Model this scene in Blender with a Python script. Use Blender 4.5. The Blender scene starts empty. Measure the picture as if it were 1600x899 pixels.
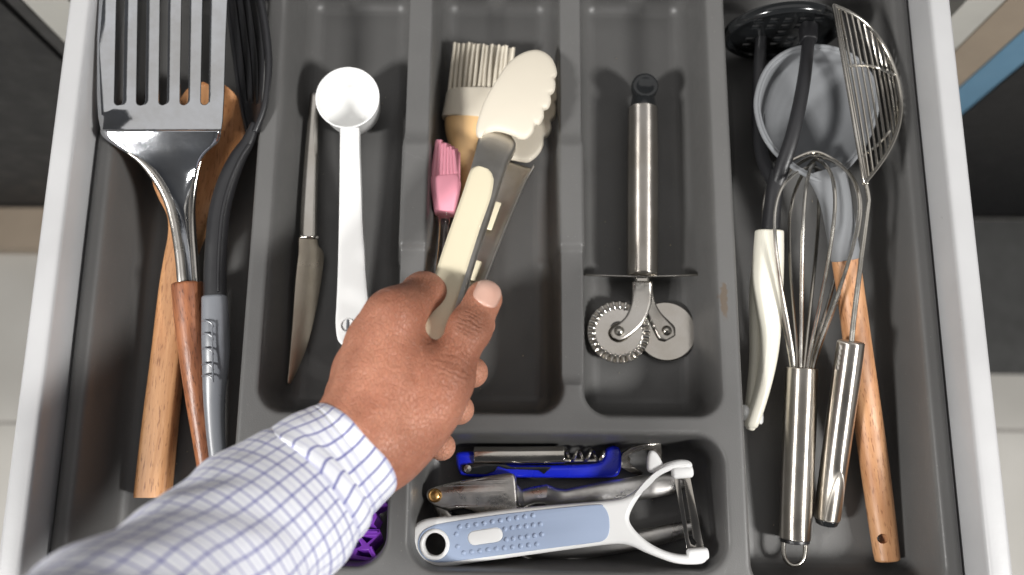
import bpy, bmesh, math, random
import numpy as np
from mathutils import Vector, Matrix, Euler
random.seed(7); np.random.seed(7)
SC = bpy.context.scene
COL = SC.collection
rad = math.radians

# ------------------------------------------------------------------ camera
FPX = 1400.0                       # focal length in pixels of a 1600 px wide frame
CAM = Vector((0, 0, 0.57))
CROT = Matrix.Rotation(rad(12.7), 3, 'X') @ Matrix.Rotation(rad(0.45), 3, 'Z')
cd = bpy.data.cameras.new('camera'); cam = bpy.data.objects.new('camera', cd); COL.objects.link(cam)
cam.location = CAM; cam.rotation_euler = CROT.to_euler()
cd.sensor_width = 36; cd.lens = 36 * FPX / 1600; cd.clip_start = 0.01; cd.clip_end = 20
cd.dof.use_dof = True; cd.dof.focus_distance = 0.515; cd.dof.aperture_fstop = 4.5
SC.camera = cam
# ------------------------------------------------------------------ world, lamps, exposure
wd = bpy.data.worlds.new('World'); SC.world = wd; wd.use_nodes = True
# the room: lit walls round about, a dimmer ceiling overhead
_n = wd.node_tree.nodes; _l = wd.node_tree.links
_tc = _n.new('ShaderNodeTexCoord'); _sp = _n.new('ShaderNodeSeparateXYZ'); _l.new(_tc.outputs['Generated'], _sp.inputs[0])
_rp = _n.new('ShaderNodeValToRGB'); _l.new(_sp.outputs[2], _rp.inputs[0]); _e = _rp.color_ramp.elements
_e[0].position = 0.0; _e[0].color = (.27, .267, .264, 1); _e[1].position = .85; _e[1].color = (.055, .056, .06, 1)
_l.new(_rp.outputs[0], _n['Background'].inputs[0]); _n['Background'].inputs[1].default_value = 1.0
def lamp(name, loc, target, sx, sy, watts, col):
    l = bpy.data.lights.new(name, 'AREA'); l.shape = 'RECTANGLE'; l.size = sx; l.size_y = sy
    l.energy = watts; l.color = col
    o = bpy.data.objects.new(name, l); COL.objects.link(o); o.location = loc
    o.rotation_euler = (Vector(target) - Vector(loc)).to_track_quat('-Z', 'Y').to_euler()
lamp('lamp_left', (-1.05, -0.45, 1.15), (0, 0.12, 0), 0.19, 0.25, 25, (1, 0.985, 0.96))
lamp('lamp_right', (1.05, -0.45, 1.15), (0, 0.12, 0), 0.19, 0.25, 25, (1, 0.985, 0.96))
lamp('overhead_fill', (0, 0.68, 1.75), (0, 0.68, 0), 2.9, 1.25, 8.0, (1, 0.97, 0.94))  # added unseen panel, gives the flat steel something bright to reflect
vs = SC.view_settings
vs.view_transform = 'Standard'; vs.look = 'None'; vs.exposure = 0.0; vs.gamma = 1.0; vs.use_curve_mapping = False
SC.cycles.use_denoising = True
SC.cycles.max_bounces = 8

# ------------------------------------------------------------------ helpers
def at(px, py, z):
    """point at height z seen at a place in the photograph (1600 x 899)"""
    d = CROT @ Vector(((px - 800) / FPX, (449.5 - py) / FPX, -1))
    return CAM + d * ((z - CAM.z) / d.z)
V = Vector

def spline(pts, per=8, closed=False):
    """Catmull-Rom through tuples of any length"""
    P = [np.array(p, float) for p in pts]; n = len(P); out = []
    for i in range(n if closed else n - 1):
        if closed: p0, p1, p2, p3 = P[i - 1], P[i], P[(i + 1) % n], P[(i + 2) % n]
        else:
            p1, p2 = P[i], P[i + 1]
            p0 = P[i - 1] if i else 2 * p1 - p2
            p3 = P[i + 2] if i + 2 < n else 2 * p2 - p1
        for k in range(per):
            t = k / per
            out.append(0.5 * (2 * p1 + (p2 - p0) * t + (2 * p0 - 5 * p1 + 4 * p2 - p3) * t * t + (3 * p1 - p0 - 3 * p2 + p3) * t ** 3))
    if not closed: out.append(P[-1])
    return out

class Geo:
    def __init__(s): s.v = []; s.f = []
    def add(s, v, f):
        o = len(s.v); s.v += [tuple(p) for p in v]; s.f += [tuple(i + o for i in q) for q in f]; return s
    def box(s, a, b):
        x0, y0, z0 = a; x1, y1, z1 = b
        return s.add([(x0,y0,z0),(x1,y0,z0),(x1,y1,z0),(x0,y1,z0),(x0,y0,z1),(x1,y0,z1),(x1,y1,z1),(x0,y1,z1)],
                     [(0,3,2,1),(4,5,6,7),(0,1,5,4),(1,2,6,5),(2,3,7,6),(3,0,4,7)])
    def loft(s, rings, close_ends=True, loop=False):
        n = len(rings[0]); v = [p for r in rings for p in r]; f = []
        m = len(rings)
        for i in range(m if loop else m - 1):
            j = (i + 1) % m
            for k in range(n):
                l = (k + 1) % n
                f.append((i * n + k, i * n + l, j * n + l, j * n + k))
        if close_ends and not loop:
            f.append(tuple(range(n - 1, -1, -1))); f.append(tuple((m - 1) * n + k for k in range(n)))
        return s.add(v, f)
    def sweep(s, path, w, h=None, up=(0, 0, 1), n=14, e=2.0, rnd=0.0, loop=False):
        """tube with a superellipse section; w,h half sizes (number or one per point); up=None: wire frame"""
        path = [V(p) for p in path]; m = len(path)
        W = [w] * m if np.isscalar(w) else list(w)
        Hh = W if h is None else ([h] * m if np.isscalar(h) else list(h))
        T = []
        for i in range(m):
            if loop: t = path[(i + 1) % m] - path[i - 1]
            else: t = path[min(i + 1, m - 1)] - path[max(i - 1, 0)]
            T.append(t.normalized())
        frames = []
        if up is None:
            a = V((0, 0, 1)) if abs(T[0].z) < .8 else V((0, 1, 0))
            side = T[0].cross(a).normalized()
            for i in range(m):
                side = (side - T[i] * side.dot(T[i])).normalized(); frames.append((side, side.cross(T[i])))
        else:
            for i in range(m):
                side = T[i].cross(V(up)).normalized(); frames.append((side, side.cross(T[i])))
        def ring(c, fr, a, b):
            r = []
            for k in range(n):
                q = 2 * math.pi * (k + .5) / n; cc, ss = math.cos(q), math.sin(q)
                x = math.copysign(abs(cc) ** (2 / e), cc) * a; y = math.copysign(abs(ss) ** (2 / e), ss) * b
                r.append(c + fr[0] * x + fr[1] * y)
            return r
        rings = []
        if rnd and not loop:
            for q in (85, 60, 35, 15):
                c, d = math.cos(rad(q)), math.sin(rad(q)); rr = rnd
                rings.append(ring(path[0] - T[0] * (rr * d), frames[0], max(W[0] - rr * (1 - c), 1e-5), max(Hh[0] - rr * (1 - c), 1e-5)))
        for i in range(m): rings.append(ring(path[i], frames[i], W[i], Hh[i]))
        if rnd and not loop:
            for q in (15, 35, 60, 85):
                c, d = math.cos(rad(q)), math.sin(rad(q)); rr = rnd
                rings.append(ring(path[-1] + T[-1] * (rr * d), frames[-1], max(W[-1] - rr * (1 - c), 1e-5), max(Hh[-1] - rr * (1 - c), 1e-5)))
        return s.loft(rings, True, loop)
    def lathe(s, prof, n=32, M=Matrix()):
        """profile (radius, z) turned round z, then moved by M"""
        rings = [[M @ V((r * math.cos(2 * math.pi * k / n), r * math.sin(2 * math.pi * k / n), z)) for k in range(n)] for r, z in prof]
        return s.loft(rings)
    def grid(s, rows):
        n = len(rows[0]); v = [p for r in rows for p in r]
        return s.add(v, [(i * n + k, i * n + k + 1, (i + 1) * n + k + 1, (i + 1) * n + k) for i in range(len(rows) - 1) for k in range(n - 1)])
    def plate(s, outline, holes, th, bev, M, res=2):
        """flat cut plate with rounded edges: 2D outlines, thickness centred on the plane of M"""
        c = bpy.data.curves.new('tmp', 'CURVE'); c.dimensions = '2D'; c.fill_mode = 'BOTH'
        c.extrude = max(th / 2 - bev, 0); c.bevel_depth = bev; c.bevel_resolution = res; c.offset = -bev
        for o in [outline] + list(holes):
            sp = c.splines.new('POLY'); sp.points.add(len(o) - 1); sp.use_cyclic_u = True
            for q, p in zip(sp.points, o): q.co = (p[0], p[1], 0, 1)
        ob = bpy.data.objects.new('tmp', c); COL.objects.link(ob)
        me = ob.evaluated_get(bpy.context.evaluated_depsgraph_get()).to_mesh()
        s.add([M @ v.co for v in me.vertices], [tuple(p.vertices) for p in me.polygons])
        bpy.data.objects.remove(ob); bpy.data.curves.remove(c)
        return s
    def dome(s, out, M, th, bow, c=None):
        """cushioned pad over a 2D outline: rounded edge, gently bowed face"""
        A = np.array(out); c = A.mean(0) if c is None else np.array(c); L = np.linalg.norm(A - c, axis=1).max(); rings = []
        for sc, z in ((.05, -.5), (.6, -.5), (.93, -.5), (.98, -.32), (1, -.1), (1, .1), (.98, .34), (.945, .46), (.88, .5), (.7, .5), (.5, .5), (.3, .5), (.12, .5), (.03, .5)):
            q = c + (A - c) * sc
            rings.append([M @ V((p[0], p[1], z * th - bow * ((p[0] - c[0]) ** 2 + (p[1] - c[1]) ** 2))) for p in q])
        return s.loft(rings)
    def obj(s, name, mat, parent=None, ang=40, solid=0, offset=-1, subsurf=0, weld=True):
        me = bpy.data.meshes.new(name); me.from_pydata(s.v, [], s.f)
        bm = bmesh.new(); bm.from_mesh(me)
        if weld: bmesh.ops.remove_doubles(bm, verts=bm.verts, dist=2e-6)
        bmesh.ops.recalc_face_normals(bm, faces=bm.faces)
        bm.to_mesh(me); bm.free()
        for p in me.polygons: p.use_smooth = True
        if ang < 180: me.set_sharp_from_angle(angle=rad(ang))
        me.materials.append(mat)
        o = bpy.data.objects.new(name, me); COL.objects.link(o)
        if parent:
            o.parent = parent
            r = parent
            o.matrix_parent_inverse = world_of(r).inverted()
        if solid:
            md = o.modifiers.new('thickness', 'SOLIDIFY'); md.thickness = solid; md.offset = offset
        if subsurf:
            md = o.modifiers.new('smooth', 'SUBSURF'); md.levels = md.render_levels = subsurf
        return o
def world_of(o):
    M = Matrix.Translation(o.location)
    if o.parent: M = world_of(o.parent) @ o.matrix_parent_inverse @ M
    return M
def tag(o, label, cat, group=None):
    o['label'] = label; o['category'] = cat
    if group: o['group'] = group
    return o
def thing(name, label, cat, loc, group=None):
    o = bpy.data.objects.new(name, None); COL.objects.link(o); o.location = loc; o.empty_display_size = .02
    return tag(o, label, cat, group)

class Plane:
    """a plane in the place, given by three points; 2D coordinates on it"""
    def __init__(s, a, b, c):
        s.o = V(a); s.ex = (V(b) - s.o).normalized(); n = s.ex.cross(V(c) - s.o).normalized()
        if n.z < 0: n = -n
        s.n = n; s.ey = n.cross(s.ex)
        s.M = Matrix(((s.ex.x, s.ey.x, n.x, s.o.x), (s.ex.y, s.ey.y, n.y, s.o.y), (s.ex.z, s.ey.z, n.z, s.o.z), (0, 0, 0, 1)))
    def p(s, px, py):
        d = CROT @ V(((px - 800) / FPX, (449.5 - py) / FPX, -1))
        q = CAM + d * ((s.o - CAM).dot(s.n) / d.dot(s.n)) - s.o
        return (q.dot(s.ex), q.dot(s.ey))
    def pts(s, L): return [s.p(*q[:2]) for q in L]
    def w(s, px, py, up=0):
        q = s.p(px, py); return s.M @ V((q[0], q[1], up))
def circle(c, r, n=24, ry=None, a=0):
    ry = ry or r
    return [(c[0] + r * math.cos(t) * math.cos(a) - ry * math.sin(t) * math.sin(a), c[1] + r * math.cos(t) * math.sin(a) + ry * math.sin(t) * math.cos(a)) for t in [2 * math.pi * k / n for k in range(n)]]
def slot(a, b, r, n=8):
    """2D capsule outline"""
    a = np.array(a); b = np.array(b); d = b - a; g = math.atan2(d[1], d[0])
    return [tuple(b + r * np.array((math.cos(g - math.pi / 2 + math.pi * k / n), math.sin(g - math.pi / 2 + math.pi * k / n)))) for k in range(n + 1)] + \
           [tuple(a + r * np.array((math.cos(g + math.pi / 2 + math.pi * k / n), math.sin(g + math.pi / 2 + math.pi * k / n)))) for k in range(n + 1)]
def axisM(p, d, x=None):
    """matrix at p with z along d"""
    d = V(d).normalized(); x = V(x) if x is not None else (V((1, 0, 0)) if abs(d.x) < .9 else V((0, 1, 0)))
    x = (x - d * x.dot(d)).normalized(); y = d.cross(x)
    return Matrix(((x.x, y.x, d.x, p[0]), (x.y, y.y, d.y, p[1]), (x.z, y.z, d.z, p[2]), (0, 0, 0, 1)))

# ------------------------------------------------------------------ materials
class Mat:
    def __init__(s, name, col=(.5, .5, .5), rough=.5, metal=0, spec=.5, **kw):
        s.m = bpy.data.materials.new(name); s.m.use_nodes = True; s.t = s.m.node_tree; s.b = s.t.nodes['Principled BSDF']
        s.b.inputs['Base Color'].default_value = (*col, 1); s.b.inputs['Roughness'].default_value = rough
        s.b.inputs['Metallic'].default_value = metal; s.b.inputs['Specular IOR Level'].default_value = spec
        for k, v in kw.items(): s.b.inputs[k].default_value = v
        s.tc = s.n('ShaderNodeTexCoord')
    def n(s, t, **kw):
        x = s.t.nodes.new(t)
        for k, v in kw.items(): setattr(x, k, v)
        return x
    def l(s, a, b): s.t.links.new(a, b)
    def map(s, scale=(1, 1, 1), rot=(0, 0, 0), src='Object'):
        # rotate first, then stretch along the turned axes
        r = s.n('ShaderNodeMapping'); r.inputs['Rotation'].default_value = rot; s.l(s.tc.outputs[src], r.inputs['Vector'])
        m = s.n('ShaderNodeMapping'); m.inputs['Scale'].default_value = scale; s.l(r.outputs[0], m.inputs['Vector']); return m.outputs[0]
    def noise(s, vec, scale, detail=3, rough=.5, dist=0):
        x = s.n('ShaderNodeTexNoise'); x.inputs['Scale'].default_value = scale; x.inputs['Detail'].default_value = detail
        x.inputs['Roughness'].default_value = rough; x.inputs['Distortion'].default_value = dist; s.l(vec, x.inputs['Vector']); return x.outputs['Fac']
    def ramp(s, fac, stops):
        x = s.n('ShaderNodeValToRGB'); e = x.color_ramp.elements
        while len(e) < len(stops): e.new(.5)
        for q, (p, c) in zip(e, stops): q.position = p; q.color = (*c, 1) if len(c) == 3 else c
        s.l(fac, x.inputs[0]); return x.outputs[0]
    def mapr(s, fac, a, b, c, d):
        x = s.n('ShaderNodeMapRange'); 
        for i, v in zip((1, 2, 3, 4), (a, b, c, d)): x.inputs[i].default_value = v
        s.l(fac, x.inputs[0]); return x.outputs[0]
    def mix(s, fac, a, b, mode='MIX'):
        x = s.n('ShaderNodeMix', data_type='RGBA', blend_type=mode)
        for i, v in ((0, fac), (6, a), (7, b)):
            if isinstance(v, (int, float)): x.inputs[i].default_value = v
            elif isinstance(v, tuple): x.inputs[i].default_value = (*v, 1)
            else: s.l(v, x.inputs[i])
        return x.outputs[2]
    def math(s, op, a, b=0):
        x = s.n('ShaderNodeMath', operation=op)
        for i, v in ((0, a), (1, b)):
            if isinstance(v, (int, float)): x.inputs[i].default_value = v
            else: s.l(v, x.inputs[i])
        return x.outputs[0]
    def bump(s, h, dist, strength=1.0):
        x = s.n('ShaderNodeBump'); x.inputs['Strength'].default_value = strength; x.inputs['Distance'].default_value = dist
        if s.b.inputs['Normal'].links: s.l(s.b.inputs['Normal'].links[0].from_socket, x.inputs['Normal'])
        s.l(h, x.inputs['Height']); s.l(x.outputs[0], s.b.inputs['Normal'])
    def col(s, c): s.l(c, s.b.inputs['Base Color'])
    def rgh(s, c): s.l(c, s.b.inputs['Roughness'])

def plastic(name, col, rough=.4, grain=0.0, gscale=900, var=.06, spec=.5, **kw):
    M = Mat(name, col, rough, 0, spec, **kw); v = M.map()
    n1 = M.noise(v, 18, 4)
    dk = tuple(c * (1 - var) for c in col); lt = tuple(min(1, c * (1 + var)) for c in col)
    M.col(M.ramp(n1, [(.3, dk), (.7, lt)]))
    M.rgh(M.mapr(M.noise(v, 45, 5, .6), .3, .75, rough * .8, min(1, rough * 1.25)))
    if grain: M.bump(M.noise(v, gscale, 2), grain)
    return M.m
def steel(name, rough=.22, col=(.62, .6, .57), ang=None, brush=.00004, smudge=.5):
    M = Mat(name, col, rough, 1.0); v = M.map()
    sm = M.noise(v, 38, 6, .62, .4)
    M.rgh(M.mapr(sm, .35, .72, rough * (1 - .4 * smudge), rough * (1 + 1.1 * smudge)))
    M.col(M.ramp(M.noise(v, 26, 5, .6), [(.3, tuple(c * a for c, a in zip(col, (.74, .71, .66)))), (.75, col)]))
    if ang is not None:
        b = M.noise(M.map((25, 1600, 1600), (0, 0, -ang)), 1, 2); M.bump(b, brush)
    else:
        M.bump(M.noise(v, 500, 3), brush * .35)
    return M.m
def wood(name, ang, light, dark, fleck, scale=1.0, rough=.5):
    """grain running along the direction ang (radians from x) in the plane of the drawer"""
    M = Mat(name, light, rough)
    g = M.noise(M.map((14 * scale, 190 * scale, 190 * scale), (0, 0, -ang)), 1, 4, .55, .8)
    big = M.noise(M.map((6, 45, 45), (0, 0, -ang)), 1, 2, .5, 1.0)
    c = M.ramp(g, [(.28, dark), (.62, light)])
    c = M.mix(M.mapr(big, .4, .75, 0, .55), c, dark)
    fl = M.noise(M.map((130, 1000, 1000), (0, 0, -ang)), 1, 2, .5)
    c = M.mix(M.mapr(fl, .58, .68, 0, .75), c, fleck)
    M.col(c); M.rgh(M.mapr(g, .2, .8, rough * 1.15, rough * .85)); M.bump(fl, .00012); M.bump(g, .00015)
    return M.m

T_ = Mat('tray_grey', (.1, .098, .095), .42)
v_ = T_.map()
c_ = T_.ramp(T_.noise(v_, 9, 5, .6), [(.3, (.106, .105, .103)), (.72, (.132, .130, .127))])
c_ = T_.mix(T_.mapr(T_.noise(v_, 700, 2, .5), .70, .76, 0, .35), c_, (.3, .29, .27))           # dust
sc_ = T_.noise(T_.map((30, 900, 900), (0, 0, .5)), 1, 2, .5); sc2_ = T_.noise(T_.map((900, 26, 900), (0, 0, .25)), 1, 2, .5)
scr = T_.math('MAXIMUM', T_.mapr(sc_, .70, .76, 0, 1), T_.mapr(sc2_, .71, .77, 0, 1))
scr = T_.math('MULTIPLY', scr, T_.mapr(T_.noise(v_, 14, 2), .5, .65, 0, 1))
c_ = T_.mix(T_.math('MULTIPLY', scr, .35), c_, (.24, .235, .23))                                # scratches
# brown dried drip on the divider beside the masher
sm_ = T_.n('ShaderNodeVectorMath', operation='SUBTRACT'); T_.l(v_, sm_.inputs[0]); sm_.inputs[1].default_value = at(1131, 470, .05)
st_ = T_.n('ShaderNodeVectorMath', operation='MULTIPLY'); T_.l(sm_.outputs[0], st_.inputs[0]); st_.inputs[1].default_value = (260, 75, 40)
ln_ = T_.n('ShaderNodeVectorMath', operation='LENGTH'); T_.l(st_.outputs[0], ln_.inputs[0])
dr_ = T_.math('ADD', ln_.outputs['Value'], T_.math('MULTIPLY', T_.noise(v_, 210, 4, .6), 1.6))
c_ = T_.mix(T_.mapr(dr_, 1.35, 1.6, .7, 0), c_, (.11, .075, .045))
T_.col(c_)
T_.rgh(T_.mapr(T_.noise(v_, 30, 6, .65), .3, .75, .33, .52))
T_.bump(T_.noise(v_, 1500, 2), .00010); T_.bump(scr, .00008)
M_tray = T_.m
M_drawer = plastic('painted_steel', (.48, .48, .485), .34, .00004, 700, .06)
M_cream = plastic('cream_silicone', (.72, .66, .55), .55, .00002, 900, .03)
M_inlay = plastic('cream_inlay', (.84, .76, .56), .4, 0, 900, .03)
M_white = plastic('white_plastic', (.86, .86, .85), .33, 0, 900, .02)
M_ivory = plastic('ivory_plastic', (.82, .79, .68), .35, 0, 900, .03)
M_black = plastic('black_nylon', (.018, .018, .02), .38, .00008, 1300, .1)
M_blackgloss = plastic('black_gloss', (.012, .013, .014), .16, 0, 900, .1)
M_grey = plastic('grey_silicone', (.215, .222, .232), .78, .00002, 900, .02, .25)
M_greyh = plastic('grey_plastic', (.19, .2, .22), .3, 0, 900, .05)
M_pink = plastic('pink_silicone', (.83, .33, .42), .45, 0, 900, .04)
M_blue = plastic('blue_plastic', (.008, .02, .58), .28, 0, 900, .08)
M_peri = plastic('pale_blue_rubber', (.36, .44, .60), .5, .00003, 1500, .04)
M_purple = plastic('purple_plastic', (.24, .055, .52), .33, 0, 900, .08)
M_peach = plastic('peach_varnished_wood', (.80, .52, .25), .35, 0, 900, .08)
M_steel = steel('polished_steel', .12)
M_satin = steel('pressed_steel', .36, (.72, .7, .67), rad(65), .00003, .3)
M_mirror = steel('mirror_steel', .055, (.66, .69, .74), None, .00002, .35)
M_steelb = steel('satin_steel', .27, (.6, .58, .55), rad(88), .00005)
M_wire = steel('wire_steel', .2, (.7, .68, .64))
def turned(name, rough, col):
    # tube polished round its axis: highlights draw out along the tube
    m = steel(name, rough, col, None, .00003, .35); b = m.node_tree.nodes['Principled BSDF']
    tg = m.node_tree.nodes.new('ShaderNodeTangent'); tg.direction_type = 'RADIAL'; tg.axis = 'Y'
    m.node_tree.links.new(tg.outputs[0], b.inputs['Tangent']); b.inputs['Anisotropic'].default_value = .9; b.inputs['Anisotropic Rotation'].default_value = .25
    return m
M_tube = turned('turned_steel', .34, (.66, .63, .59))
M_zinc = steel('cast_zinc', .28, (.66, .65, .64), None, .0003, .8)
M_brass = steel('brass', .25, (.7, .42, .16))
M_dark = steel('dark_blade', .3, (.5, .45, .38), rad(85), .00003, .3)
M_clear = Mat('clear_acrylic', (1, .93, .93), .05, 0, .5, **{'Transmission Weight': 1.0, 'IOR': 1.45}).m

# ------------------------------------------------------------------ the surroundings: floor, cabinet
def struct(o): o['kind'] = 'structure'; return o
FZ = -0.70
M_tile = Mat('floor_tile', (.56, .54, .5), .35); v_ = M_tile.map()
M_tile.col(M_tile.ramp(M_tile.noise(v_, 6, 5), [(.3, (.5, .48, .44)), (.7, (.6, .58, .54))])); M_tile = M_tile.m
M_grout = plastic('grout', (.3, .28, .26), .8)
fl = struct(Geo().box((-1.6, -.9, FZ - .02), (1.6, 1.2, FZ - .003)).obj('floor', M_grout))
tile_me = None
for ix in range(-3, 3):
    for iy in range(-2, 3):
        x0 = ix * .5 + .15; y0 = iy * .5 + .088 
        if tile_me is None:
            o = Geo().box((0, 0, -.0029), (.496, .496, 0)).obj('tile', M_tile, fl); tile_me = o.data
        else:
            o = bpy.data.objects.new('tile', tile_me); COL.objects.link(o); o.parent = fl
        o.location = (x0, y0, FZ)
M_doord = plastic('dark_cabinet_paint', (.02, .02, .021), .6, 0, 900, .1)
M_beige = plastic('beige_board', (.36, .29, .22), .5)
M_bluef = plastic('blue_edge_film', (.13, .28, .42), .4)
M_offw = plastic('off_white_rail', (.55, .54, .5), .35)
M_void = plastic('black_gap', (.006, .006, .007), .5)  # near-black colour standing in for the unlit gap in the cabinet
M_dkfloor = plastic('dark_floor_grey', (.07, .07, .068), .8, .0005, 500, .1)
YC = .395
cb = thing('kitchen_cabinet', 'dark cabinet front behind the open drawer, with pale side rails and a blue edge strip', 'cabinet', (0, YC, FZ))
def cpart(n, x0, x1, z0, z1, m, y0=YC, d=.02): return Geo().box((x0, y0, z0), (x1, y0 + d, z1)).obj(n, m, cb)
cpart('cabinet_front', -1.3, -.431, FZ + .004, .1, M_doord)
cpart('cabinet_front', .482, 1.3, FZ + .004, .1, M_void)  # black sheet in place of the dark gap on the right
cpart('back_panel', -.40, .47, FZ + .004, .1, M_void, YC + .022)
cpart('side_strip', -.424, -.412, FZ + .05, .1, M_black)  # black strip standing in for the dark gap beside the door
cpart('side_strip', -.410, -.372, FZ + .05, .1, M_offw)
cpart('side_strip', .372, .403, FZ + .05, .1, M_offw)
cpart('side_panel', .405, .444, FZ + .05, .1, M_beige)
cpart('edge_strip', .446, .479, FZ + .05, .1, M_bluef)
kb = Geo().box((-1.4, .33, FZ + .001), (-.45, .392, FZ + .03)).obj('plinth_board', M_beige); tag(kb, 'beige plinth board lying along the floor left of the drawer', 'board')
mt = Geo().box((.45, .165, FZ + .001), (1.4, .392, FZ + .008)).obj('dark_floor_sheet', M_dkfloor); tag(mt, 'dark grey sheet added for the dark floor area right of the drawer', 'mat')  # thin sheet added for the dark stretch of floor

# ------------------------------------------------------------------ drawer
dr = thing('drawer', 'open kitchen drawer with pale grey metal sides holding the tray', 'drawer', (0, .15, -.02))
def rail(x0, x1, zt):
    # a hollow-section metal side with rounded top edges
    prof = []
    r = .0028
    for cx, a0 in ((x1 - r, 0), (x0 + r, 90)):
        for k in range(5):
            a = rad(a0 + 22.5 * k); prof.append((cx + r * math.cos(a), zt - r + r * math.sin(a)))
    prof = [(x1, -.02)] + prof + [(x0, -.02)]
    return Geo().loft([[V((x, y, z)) for x, z in prof] for y in (-.075, .15, .372)])
rail(-.2735, -.2600, .072).obj('side_panel', M_drawer, dr)
rail(.2550, .2685, .072).obj('side_panel', M_drawer, dr)
Geo().box((-.2598, -.075, -.02), (.2548, .372, -.012)).obj('drawer_bottom', M_drawer, dr)
Geo().box((-.2598, .352, -.0119), (.2548, .364, .072)).obj('back_panel', M_drawer, dr)
Geo().box((-.30, -.10, -.06), (.30, -.0755, .09)).obj('drawer_front', M_drawer, dr)

# ------------------------------------------------------------------ cutlery tray (moulded sheet)
LIP = .05
CMP = [(-.2480, -.1572, -.055, .338, .014), (-.1468, -.0665, .0420, .338, .016), (-.0535, .0300, .0420, .338, .016), (.0415, .1230, .0412, .338, .016),
       (.1335, .2430, -.0550, .338, .016), (-.1468, -.0682, -.0435, .0300, .018), (-.0575, .1225, -.0455, .0325, .018)]
def tray():
    def lines(lo, hi, edges):
        s = set(np.round(np.arange(lo, hi + 1e-6, .0035), 5))
        for e, d in edges:
            for k in np.arange(-.005, .018, .0008):
                q = e + d * k
                if lo < q < hi: s.add(round(q, 5))
        s |= {lo, hi}
        a = np.array(sorted(s)); keep = [a[0]]
        for q in a[1:]:
            if q - keep[-1] > .0005: keep.append(q)
        return np.array(keep)
    xs = lines(-.2585, .2538, [(c[0], 1) for c in CMP] + [(c[1], -1) for c in CMP])
    ys = lines(-.066, .348, [(c[2], 1) for c in CMP] + [(c[3], -1) for c in CMP] + [(.142, 1), (.205, -1)])
    X, Y = np.meshgrid(xs, ys, indexing='ij')
    # wall profile: rounded lip, drafted wall, rounded foot
    r1, r2, run = .0028, .010, .0045
    P = [(-r1, 0)]
    for a in (20, 40, 60, 78): P.append((-r1 + r1 * math.sin(rad(a)), -r1 * (1 - math.cos(rad(a)))))
    P.append((.0004, -.0045)); P.append((run - .0006, -LIP + r2 * .95))
    for a in (14, 28, 42, 56, 72, 90): P.append((run + r2 * (1 - math.cos(rad(a))), -LIP + r2 * (1 - math.sin(rad(a)))))
    P = np.array(P); P[:, 0] += r1
    Z = np.full(X.shape, LIP)
    def sm(v, a, b): t = np.clip((v - a) / (b - a), 0, 1); return t * t * (3 - 2 * t)
    # the two inner dividers: a raised, wider middle section
    for i, (x0, x1, y0, y1, r) in enumerate(CMP):
        dx = np.zeros_like(Y)
        midsec = sm(Y, .1395, .1455) * (1 - sm(Y, .206, .217))
        x0v = x0 + (.0014 * midsec - .0005 if i in (2, 3) else 0); x1v = x1 - (.0014 * midsec - .0005 if i in (1, 2) else 0)
        cx, cy = (x0v + x1v) / 2, (y0 + y1) / 2
        qx = np.abs(X - cx) - (x1v - x0v) / 2 + r; qy = np.abs(Y - cy) - (y1 - y0) / 2 + r
        d = np.hypot(np.maximum(qx, 0), np.maximum(qy, 0)) + np.minimum(np.maximum(qx, qy), 0) - r
        Z = np.minimum(Z, LIP + np.interp(-d + r1 * .6, P[:, 0], P[:, 1]))
    for xa, xb in ((-.0665, -.0535), (.030, .0415)):
        near = sm(X, xa - .006, xa - .002) * (1 - sm(X, xb + .002, xb + .006)) * sm(Y, .052, .062)
        low = 1 - sm(Y, .1395, .1455) * (1 - sm(Y, .206, .217))
        Z = np.minimum(Z, LIP - .0028 * near * low + .02 * (1 - near))
    # outer flange rolls down
    ed = np.minimum(np.minimum(X + .2585, .2538 - X), np.minimum(Y + .066, .348 - Y))
    Z = Z - .0045 * (1 - np.clip(ed / .0045, 0, 1)) ** 2
    Z += .0002 * np.sin(X * 37 + 1) * np.sin(Y * 29)
    nx, ny = X.shape
    g = Geo(); vv = np.stack([X, Y, Z], -1).reshape(-1, 3)
    I = np.arange(nx * ny).reshape(nx, ny)
    ff = np.stack([I[:-1, :-1], I[1:, :-1], I[1:, 1:], I[:-1, 1:]], -1).reshape(-1, 4)
    me = bpy.data.meshes.new('cutlery_tray'); me.from_pydata(vv.tolist(), [], ff.tolist())
    for p in me.polygons: p.use_smooth = True
    me.materials.append(M_tray)
    o = bpy.data.objects.new('cutlery_tray', me); COL.objects.link(o)
    md = o.modifiers.new('thickness', 'SOLIDIFY'); md.thickness = .0018; md.offset = -1
    return tag(o, 'moulded dark grey plastic cutlery tray with seven compartments', 'tray')
tray()

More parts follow.
